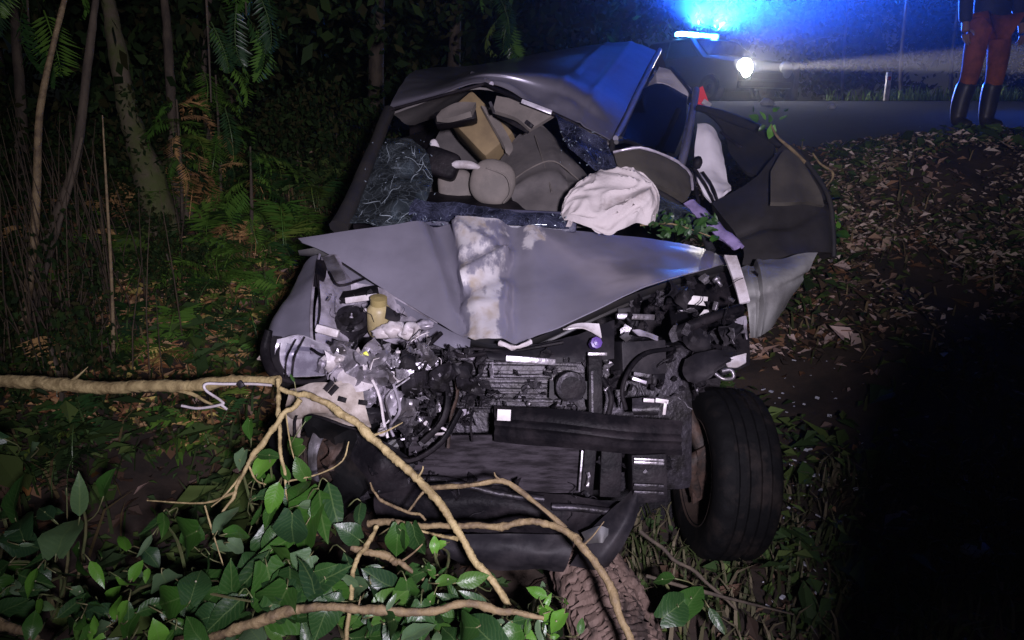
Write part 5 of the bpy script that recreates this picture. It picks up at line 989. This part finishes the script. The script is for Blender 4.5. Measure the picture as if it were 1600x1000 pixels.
wheel_at(rr[4]-ax*.55+lat*.12-ver*1.22); wheel_at(lr[4]-ax*.55-lat*.08-ver*1.22)

# ------------------------------------------------------------------ fallen branches, log, loose bits
def branch(pts, rad, m, label, twigs=(), name='fallen_branch', seg=9):
    v0 = [V(p) for p in pts]; t = thing(name, sum(v0, Vector())/len(v0), label, 'branch', 'branches lying against the wreck')
    kr = random.Random(len(label)*7); ra = np.interp(np.linspace(0, 1, 4*len(rad)), np.linspace(0, 1, len(rad)), rad); rad = [x_*(.8+.28*(kr.random() < .16)+kr.uniform(-.05, .05)) for x_ in ra]
    v0 = [Vector(q_)+Vector((kr.gauss(0, 1), kr.gauss(0, 1), kr.gauss(0, 1)))*.0028 for q_ in catmull(v0, 2*len(v0)+1)]
    tube('stem', v0, rad, m, t, seg, m=14*len(pts), wob=.34, seed=len(label))
    if max(rad) > .012:
        for k in range(1):
            i = kr.randrange(2, len(v0)-2); q_ = v0[i]; dv = (v0[i+1]-v0[i-1]).normalized(); o_ = (dv.orthogonal()*kr.uniform(-1, 1)+dv*kr.uniform(.2, 1)+CU*kr.uniform(-.3, .7)).normalized(); L_t = kr.uniform(.02, .11)
            tube('twig', [q_, q_+o_*L_t*.5, q_+o_*L_t+CU*.01], [max(rad)*.25, max(rad)*.17, .001], m, t, 5, wob=.3)
    for tp, tr in twigs: tube('twig', tp, tr, m, t, 6, wob=.3)
    return t
branch([(-160,584,2.62),(0,596,2.58),(150,603,2.55),(260,604,2.5),(350,599,2.45),(438,593,2.4)], [.031,.03,.029,.025,.022,.018], twig, 'long pale pole lying level at left with its end on the torn bumper', [([(262,606,2.5),(300,616,2.46),(322,628,2.44),(352,640,2.42)], [.008, .006, .002])])
branch([(438,608,2.3),(470,616,2.27),(505,628,2.25),(550,655,2.22),(600,702,2.2),(650,746,2.16),(692,792,2.12),(722,842,2.08),(756,892,2.04),(796,946,2.0)], [.009,.011,.0125,.014,.015,.015,.0145,.013,.012,.01], twig, 'thick pale branch slanting down across the front of the car', [([(715,842,2.08),(690,838,2.1),(650,828,2.12),(612,824,2.14)], [.006, .004, .003]), ([(652,748,2.15),(660,735,2.15),(661,728,2.15)], [.004, .002])])
branch([(470,622,2.26),(440,650,2.24),(412,690,2.22),(388,726,2.2),(366,770,2.18),(344,806,2.16)], [.011,.01,.009,.008,.006,.004], twig, 'thin pale branch curving down left from the torn bumper', [([(384,735,2.2),(350,775,2.17),(330,792,2.16)], [.004, .002]), ([(388,726,2.2),(400,750,2.18),(415,757,2.17)], [.003, .002]), ([(366,770,2.18),(318,786,2.18),(230,782,2.2)], [.004, .002]), ([(320,790,2.18),(338,850,2.15),(356,905,2.12)], [.003, .0015])])
branch([(432,592,2.32),(437,640,2.28),(438,690,2.26),(443,730,2.24),(452,790,2.2)], [.007,.008,.007,.006,.004], twig, 'thin twig hanging straight down beside the torn bumper', [([(450,752,2.22),(500,740,2.22),(535,720,2.22),(545,690,2.24)], [.003, .002]), ([(446,640,2.26),(455,700,2.24),(470,745,2.22)], [.0025, .0015])])
branch([(574,819,2.18),(640,818,2.15),(700,821,2.12),(770,822,2.1),(828,814,2.08),(878,826,2.05),(915,860,2.0),(945,905,1.96),(980,985,1.88),(992,1030,1.84)], [.01,.011,.011,.011,.012,.0125,.013,.013,.012,.011], twigb, 'brown branch running level then bending down over the log', [([(672,762,2.16),(735,758,2.12),(785,752,2.12),(830,780,2.1),(884,826,2.05)], [.007, .007, .008, .007, .007]), ([(785,752,2.12),(775,744,2.12),(772,738,2.12)], [.004, .002])])
branch([(578,756,2.2),(592,776,2.18),(630,798,2.15),(668,811,2.13)], [.003,.005,.006,.004], twigb, 'short forked brown twig under the slanting branch', [([(638,800,2.15),(654,778,2.15),(662,768,2.15)], [.004, .004])])
branch([(230,1020,1.92),(320,998,1.9),(400,972,1.88),(470,952,1.87),(560,950,1.86),(660,957,1.86),(730,946,1.86),(800,958,1.85),(850,966,1.85)], [.014,.014,.014,.0135,.013,.013,.012,.01,.007], twigb, 'brown branch lying along the bottom edge of the picture')
branch([(586,822,2.12),(575,850,2.08),(556,880,2.04),(549,930,1.97),(540,1010,1.9)], [.007,.008,.008,.008,.007], twig, 'thin branch running down across the bottom edge branch')
branch([(548,856,2.08),(600,866,2.08),(630,884,2.07),(664,908,2.06)], [.012,.012,.01,.008], twigb, 'short thick brown broken stick among the leaves')
branch([(-80,960,1.9),(0,978,1.85),(50,996,1.82),(90,1020,1.8)], [.015,.015,.014,.013], twigb, 'brown branch cutting the bottom left corner')
branch([(1000,828,2.5),(1050,870,2.45),(1110,915,2.4),(1150,952,2.36)], [.008,.008,.007,.004], bark, 'dark stick on the ground below the wheel', [([(1010,900,2.4),(1100,925,2.36),(1240,960,2.4)], [.006, .006, .003])])
# the broken log under the bumper
def log(pts, rad, label):
    v0 = [V(p) for p in pts]; t = thing('log', v0[0], label, 'log', 'broken logs under the bumper')
    vv, ff = tube_data(v0, rad, 44, 80)
    c = catmull(v0, 80); n_ = []
    for i, p in enumerate(vv):
        if i >= 80*44: break
        k, s_ = divmod(i, 44); cc = Vector(c[k]); r_ = p-cc; q_ = Vector((s_/44*6.28, 0, 0)); A = s_/44*2*math.pi
        z = nz((math.cos(A)*2.2, math.sin(A)*2.2, k*.05), 1.5, 4); y_ = abs(nz((math.cos(A)*3, math.sin(A)*3, k*.16), 1.3, 6)); x_ = nz((math.cos(A)*6, math.sin(A)*6, k*.3), 1.3, 9)
        n_.append(cc+r_*(1+.16*z-.16*max(0, .16-y_)/.16+.05*x_))
    mk('trunk', n_+vv[80*44:], ff, logbark, t, sharp=40)
    return t
log([(905,872,2.56),(922,925,2.42),(955,990,2.28),(985,1060,2.15)], [.1, .112, .118, .122], 'thick brown broken log running out from under the bumper')
log([(945,880,2.6),(985,940,2.48),(1012,1010,2.34),(1030,1070,2.25)], [.06, .06, .056, .055], 'thinner log lying against the right side of the thick log')
w = thing('wire_hook', P(330,618,2.4), 'bent white wire hooked round the end of the pale pole', 'wire')
tube('wire', [(425,602,2.36),(395,600,2.36),(350,600,2.37),(322,600,2.37),(322,610,2.37),(345,626,2.36),(346,632,2.36),(310,638,2.37),(284,634,2.38)], .0045, whitepl, w, 7, m=70)
tube('wire', [(345,632,2.36),(355,640,2.36)], .004, whitepl, w, 6)
obox('clip', (372,604,2.355), (380,598,2.355), .022, .014, darkmetal, w, bev=.3)
# twig with leaves behind the open door
def leaf_mesh(seed, w=.33, curl=.15, heart=.0, n=6):
    r = random.Random(seed); vs, fs = [], []
    for i in range(n+1):
        t = i/n; ww = w*(math.sin(math.pi*t**.75)**.85 if 0 < t < 1 else 0)
        if heart and i == 0: ww = w*.45
        z = -curl*t*t+.03*r.uniform(-1, 1); y = t-(heart*.12 if i == 0 and heart else 0)
        for s in (-1, -.5, 0, .5, 1): vs.append(Vector((s*ww, y-(0.0 if not heart or i else 0)+(-.02*abs(s)), z+.28*ww*abs(s)+.02*r.uniform(-1, 1))))
    if heart: vs[2].y = 0
    for i in range(n):
        for s in range(4): a = i*5+s; fs.append((a, a+1, a+6, a+5))
    return vs, fs
LV = {}
def leaf_data(m, i):
    k = (m.name, i)
    if k not in LV:
        v, f = leaf_mesh(i, (.25, .36, .17, .42)[i], (.16, .4, -.2, .5)[i], 1 if i in (1, 3) else 0); me = mesh('leaf', v, f); me.materials.append(m); LV[k] = me
    return LV[k]
def leaf(parent, p, L, ang, m, r, lean=None, face=None):
    y = CR*math.cos(ang)+CU*math.sin(ang); lean = r.uniform(-1.1, .9) if lean is None else lean; y = (y-CF*lean).normalized()
    z = (-CF+CU*r.uniform(.1, 1.2)+CR*r.uniform(-.7, .7)) if face is None else face
    z = (z-y*z.dot(y)).normalized(); x = y.cross(z); q = Matrix((x, y, z)).transposed()
    return link('leaf', leaf_data(m, r.randrange(4)), parent, p-y*L*.5, q.to_euler(), (L, L, L))
def leafplant(name, base, label, leaves, seed, stems=2, group='broadleaf plants in front of the car', cat='plant'):
    t = thing(name, base, label, cat, group); r = random.Random(seed); ps = []
    for (px, py, d, Lp, ang, m) in leaves:
        p = P(px, py, d); ps.append(p); leaf(t, p, Lp*d/F*.9, R(ang), m, r)
    pet = []
    for ch in t.children:
        y_ = Matrix.Rotation(0, 3, 'Z') @ (ch.rotation_euler.to_matrix() @ Vector((0, 1, 0))); p0 = base+Vector(ch.location); tgt = base+Vector((r.uniform(-.06, .06), r.uniform(-.05, .1), max(.05, ch.location.z*.45)))
        dv = tgt-p0; dv = dv.normalized()*min(dv.length, r.uniform(.06, .2)); pet.append(tube_data([p0, p0-y_*.025+dv*.4, p0+dv], [.0016, .002, .0026], 4, 6))
    vv_, ff_ = join(pet); tag(mk('petioles', vv_, ff_, stemm, t), None, None, kind='stuff')
    ps.sort(key=lambda p: p.z)
    for k in range(0, len(ps), max(1, len(ps)//(stems+2))):
        p = ps[k]; tube('stem', [base+Vector((r.uniform(-.05, .05), r.uniform(-.05, .05), -.03)), (base+p)/2+Vector((r.uniform(-.04, .04), .02, .06)), p], [.006, .005, .0025], stemm, t, 5)
    return t
g, b_, pa, dk = leafm, leafbright, leafpale, leafdark
def fill(seed, cx, cy, sx, sy, n, d0, d1, mats, L0, L1):
    r = random.Random(seed); return [(r.gauss(cx, sx*1.5), cy+r.gauss(10, sy*1.5), r.uniform(d0, d1+.15), r.uniform(L0*.4, L0), r.uniform(0, 360), r.choice(mats+[leafpale])) for _ in range(int(n*1.1))]+[(r.gauss(cx, sx), cy+abs(r.gauss(0, sy))*r.choice((1, 1, 1, -.6)), r.uniform(d0, d1), r.uniform(L0, L1), r.uniform(0, 360), r.choice(mats)) for _ in range(n)]
def gb(px, py): p, d = G(px, py); return Vector((p.x, p.y, gz(p.x, p.y)))
leafplant('leafy_plant', gb(110, 960), 'plant with large pale undersided leaves standing at left', [(125,776,2.05,84,118,pa),(98,828,2.0,86,100,pa),(160,757,2.1,52,80,g),(118,880,2.0,60,250,g),(70,800,2.1,60,160,dk)]+fill(1, 90, 900, 45, 40, 9, 1.95, 2.2, [dk, g, dk], 40, 75), 1, 4)
leafplant('leafy_plant', gb(150, 985), 'low plant with round bright green leaves at bottom left', [(48,911,1.85,52,265,b_),(152,896,1.85,56,285,b_),(202,915,1.85,44,300,b_),(160,862,1.88,40,60,g),(190,958,1.8,50,240,b_),(247,990,1.8,42,80,b_),(150,985,1.8,46,200,pa),(180,945,1.82,40,120,b_),(212,890,1.88,32,70,b_)]+fill(2, 150, 955, 70, 25, 16, 1.8, 2.0, [g, g, dk, b_], 34, 60), 2, 5)
leafplant('leafy_plant', gb(40, 880), 'dark leaved plant at the left edge', [(25,818,2.1,80,140,dk),(15,780,2.15,70,100,dk),(40,850,2.1,60,330,dk),(10,950,1.95,60,40,dk)]+fill(3, 20, 870, 45, 60, 12, 1.95, 2.3, [dk, dk, g], 45, 80), 3, 3)
leafplant('leafy_plant', gb(290, 960), 'plant with long leaf pointing left beneath the thin curving branch', [(282,842,2.02,104,208,g),(258,815,2.06,70,250,g),(242,822,2.06,62,230,dk),(352,806,2.1,52,70,pa),(195,842,2.05,66,75,b_),(228,855,2.05,44,250,pa),(262,915,1.95,78,265,pa),(330,880,2.0,50,260,dk)]+fill(4, 290, 930, 50, 35, 14, 1.9, 2.15, [dk, dk, g], 50, 90), 4, 4)
leafplant('leafy_plant', gb(425, 930), 'plant with one big bright leaf beside the hanging twig', [(427,782,2.16,64,255,b_),(420,806,2.16,50,250,g),(470,735,2.2,44,110,g),(415,720,2.3,50,60,b_),(455,700,2.34,44,200,g),(468,760,2.18,50,80,g),(400,740,2.3,40,160,g)]+fill(5, 440, 730, 30, 40, 8, 2.2, 2.4, [g, g, dk], 34, 56), 5, 3)
leafplant('leafy_plant', gb(420, 985), 'large dark leaved plant in the middle of the leafy heap', [(390,905,1.98,110,235,dk),(455,905,1.95,120,255,dk),(430,955,1.9,120,240,g),(350,960,1.9,90,220,dk),(500,800,2.1,120,262,g),(470,820,2.08,110,240,g),(520,790,2.1,100,275,dk),(440,850,2.05,80,210,g),(560,800,2.12,70,250,dk)]+fill(6, 440, 900, 60, 45, 22, 1.9, 2.15, [dk, dk, g], 70, 120), 6, 5)
leafplant('leafy_plant', gb(560, 985), 'dark leaved plant behind the thin branch at the bottom', [(530,930,1.95,84,300,g),(505,965,1.9,80,250,dk),(590,930,1.98,90,280,dk),(620,850,2.1,60,265,g),(648,846,2.1,56,280,dk),(600,975,1.88,80,220,dk),(545,905,2.0,50,160,pa)]+fill(7, 580, 930, 50, 35, 16, 1.92, 2.12, [dk, dk, g], 50, 90), 7, 4)
leafplant('leafy_plant', gb(690, 985), 'plant with broad leaves at the bottom below the long brown branch', [(655,985,1.8,70,20,pa),(720,980,1.82,80,200,g),(750,990,1.82,90,150,dk),(740,905,2.0,60,10,g),(640,900,2.05,50,200,dk),(705,925,1.95,46,120,dk)]+fill(8, 700, 960, 60, 25, 14, 1.85, 2.05, [dk, g, dk], 40, 70), 8, 3)
leafplant('leafy_plant', gb(840, 970), 'small bright leaved plant beside the thick log', [(838,925,2.0,40,160,b_),(855,940,2.0,34,60,b_),(860,968,1.95,42,300,b_),(832,960,1.95,46,200,b_),(815,972,1.92,50,220,pa),(845,988,1.9,44,280,pa),(800,990,1.9,50,180,g)]+fill(9, 825, 960, 30, 18, 10, 1.9, 2.05, [b_, g, dk], 28, 46), 9, 3)
leafplant('weed', gb(690, 960), 'small upright weed with one round lime green leaf', [(679,850,1.96,26,90,b_),(686,852,1.965,22,200,b_),(692,893,1.95,22,20,g),(660,885,1.96,30,170,g),(700,905,1.95,34,20,g),(672,940,1.92,26,240,g)], 10, 3, 'weeds by the branches')
leafplant('weed', gb(1080, 985), 'low weed with broad dim leaf in the dark right of the log', [(1060,948,2.25,70,30,dk),(1080,935,2.28,60,60,g),(1120,970,2.2,50,300,dk),(1035,905,2.35,50,200,dk)], 11, 2, 'weeds by the branches')
def sprig(name, pts, rad, leaves, label, mat=twigb, cat='twig'):
    v0 = [V(p) for p in pts]; t = thing(name, v0[0], label, cat); tube('stem', v0, rad, mat, t, 6, wob=.2); r = random.Random(len(label))
    for (px, py, d, L, a, m) in leaves: leaf(t, P(px, py, d), L*d/F, R(a), m, r)
    return t
sprig('leafy_twig', [(1205,196,3.9),(1216,215,3.84),(1235,232,3.78),(1258,254,3.7)], [.005, .007, .009, .008], [(1192,180,3.92,17,120,b_),(1214,168,3.92,16,60,b_),(1224,184,3.92,14,20,g),(1205,207,3.9,20,260,b_),(1180,184,3.95,16,150,g),(1190,200,3.9,14,220,g),(1228,170,3.95,12,80,g),(1176,170,3.95,13,120,dk),(1204,184,3.9,12,80,g)], 'leafy twig rising behind the open door')
sprig('bare_twig', [(1270,240,4.0),(1282,256,3.95),(1300,268,3.9),(1300,280,3.88),(1290,292,3.85)], [.005, .006, .007, .006, .005], [], 'bare crooked twig beyond the edge of the open door')
r = random.Random(5); sprig('leafy_sprig', [(1000,352,3.12),(1050,350,3.1),(1118,372,3.08)], [.004, .004, .002], [(r.uniform(1000, 1120), 345+r.uniform(-12, 26), 3.1+r.uniform(-.04, .03), r.uniform(9, 19), r.uniform(0, 360), r.choice((dk, g, dk, dk, pa))) for _ in range(60)], 'leafy sprig lying on the bonnet edge beside the white airbag')
r = random.Random(6); sprig('roadside_plant', [(1545,310,6.0),(1550,290,6.0),(1560,255,6.0)], [.008, .006, .004], [(1555+r.gauss(0, 26), 290+r.gauss(0, 20), 6.0+r.uniform(-.2, .2), r.uniform(10, 22), r.uniform(0, 360), r.choice((g, g, b_, pa))) for _ in range(50)], 'leafy weed clump high on the right bank', cat='plant')
r = random.Random(8); sprig('bank_plant', [(1310,350,4.6),(1305,340,4.6),(1300,330,4.6)], [.006, .005, .003], [(1305+r.gauss(0, 8), 345+r.gauss(0, 14), 4.5, r.uniform(14, 26), r.uniform(0, 360), r.choice((g, b_))) for _ in range(10)], 'small green plant beside the open door edge', cat='plant')
r = random.Random(9); sprig('bank_plant', [(1440,215,7.0),(1438,205,7.0),(1436,198,7.0)], [.006, .005, .003], [(1438+r.gauss(0, 10), 208+r.gauss(0, 8), 7.0, r.uniform(8, 16), r.uniform(0, 360), r.choice((g, pa))) for _ in range(8)], 'tiny pale leaved plant on the dark bank below the standing person', cat='plant')
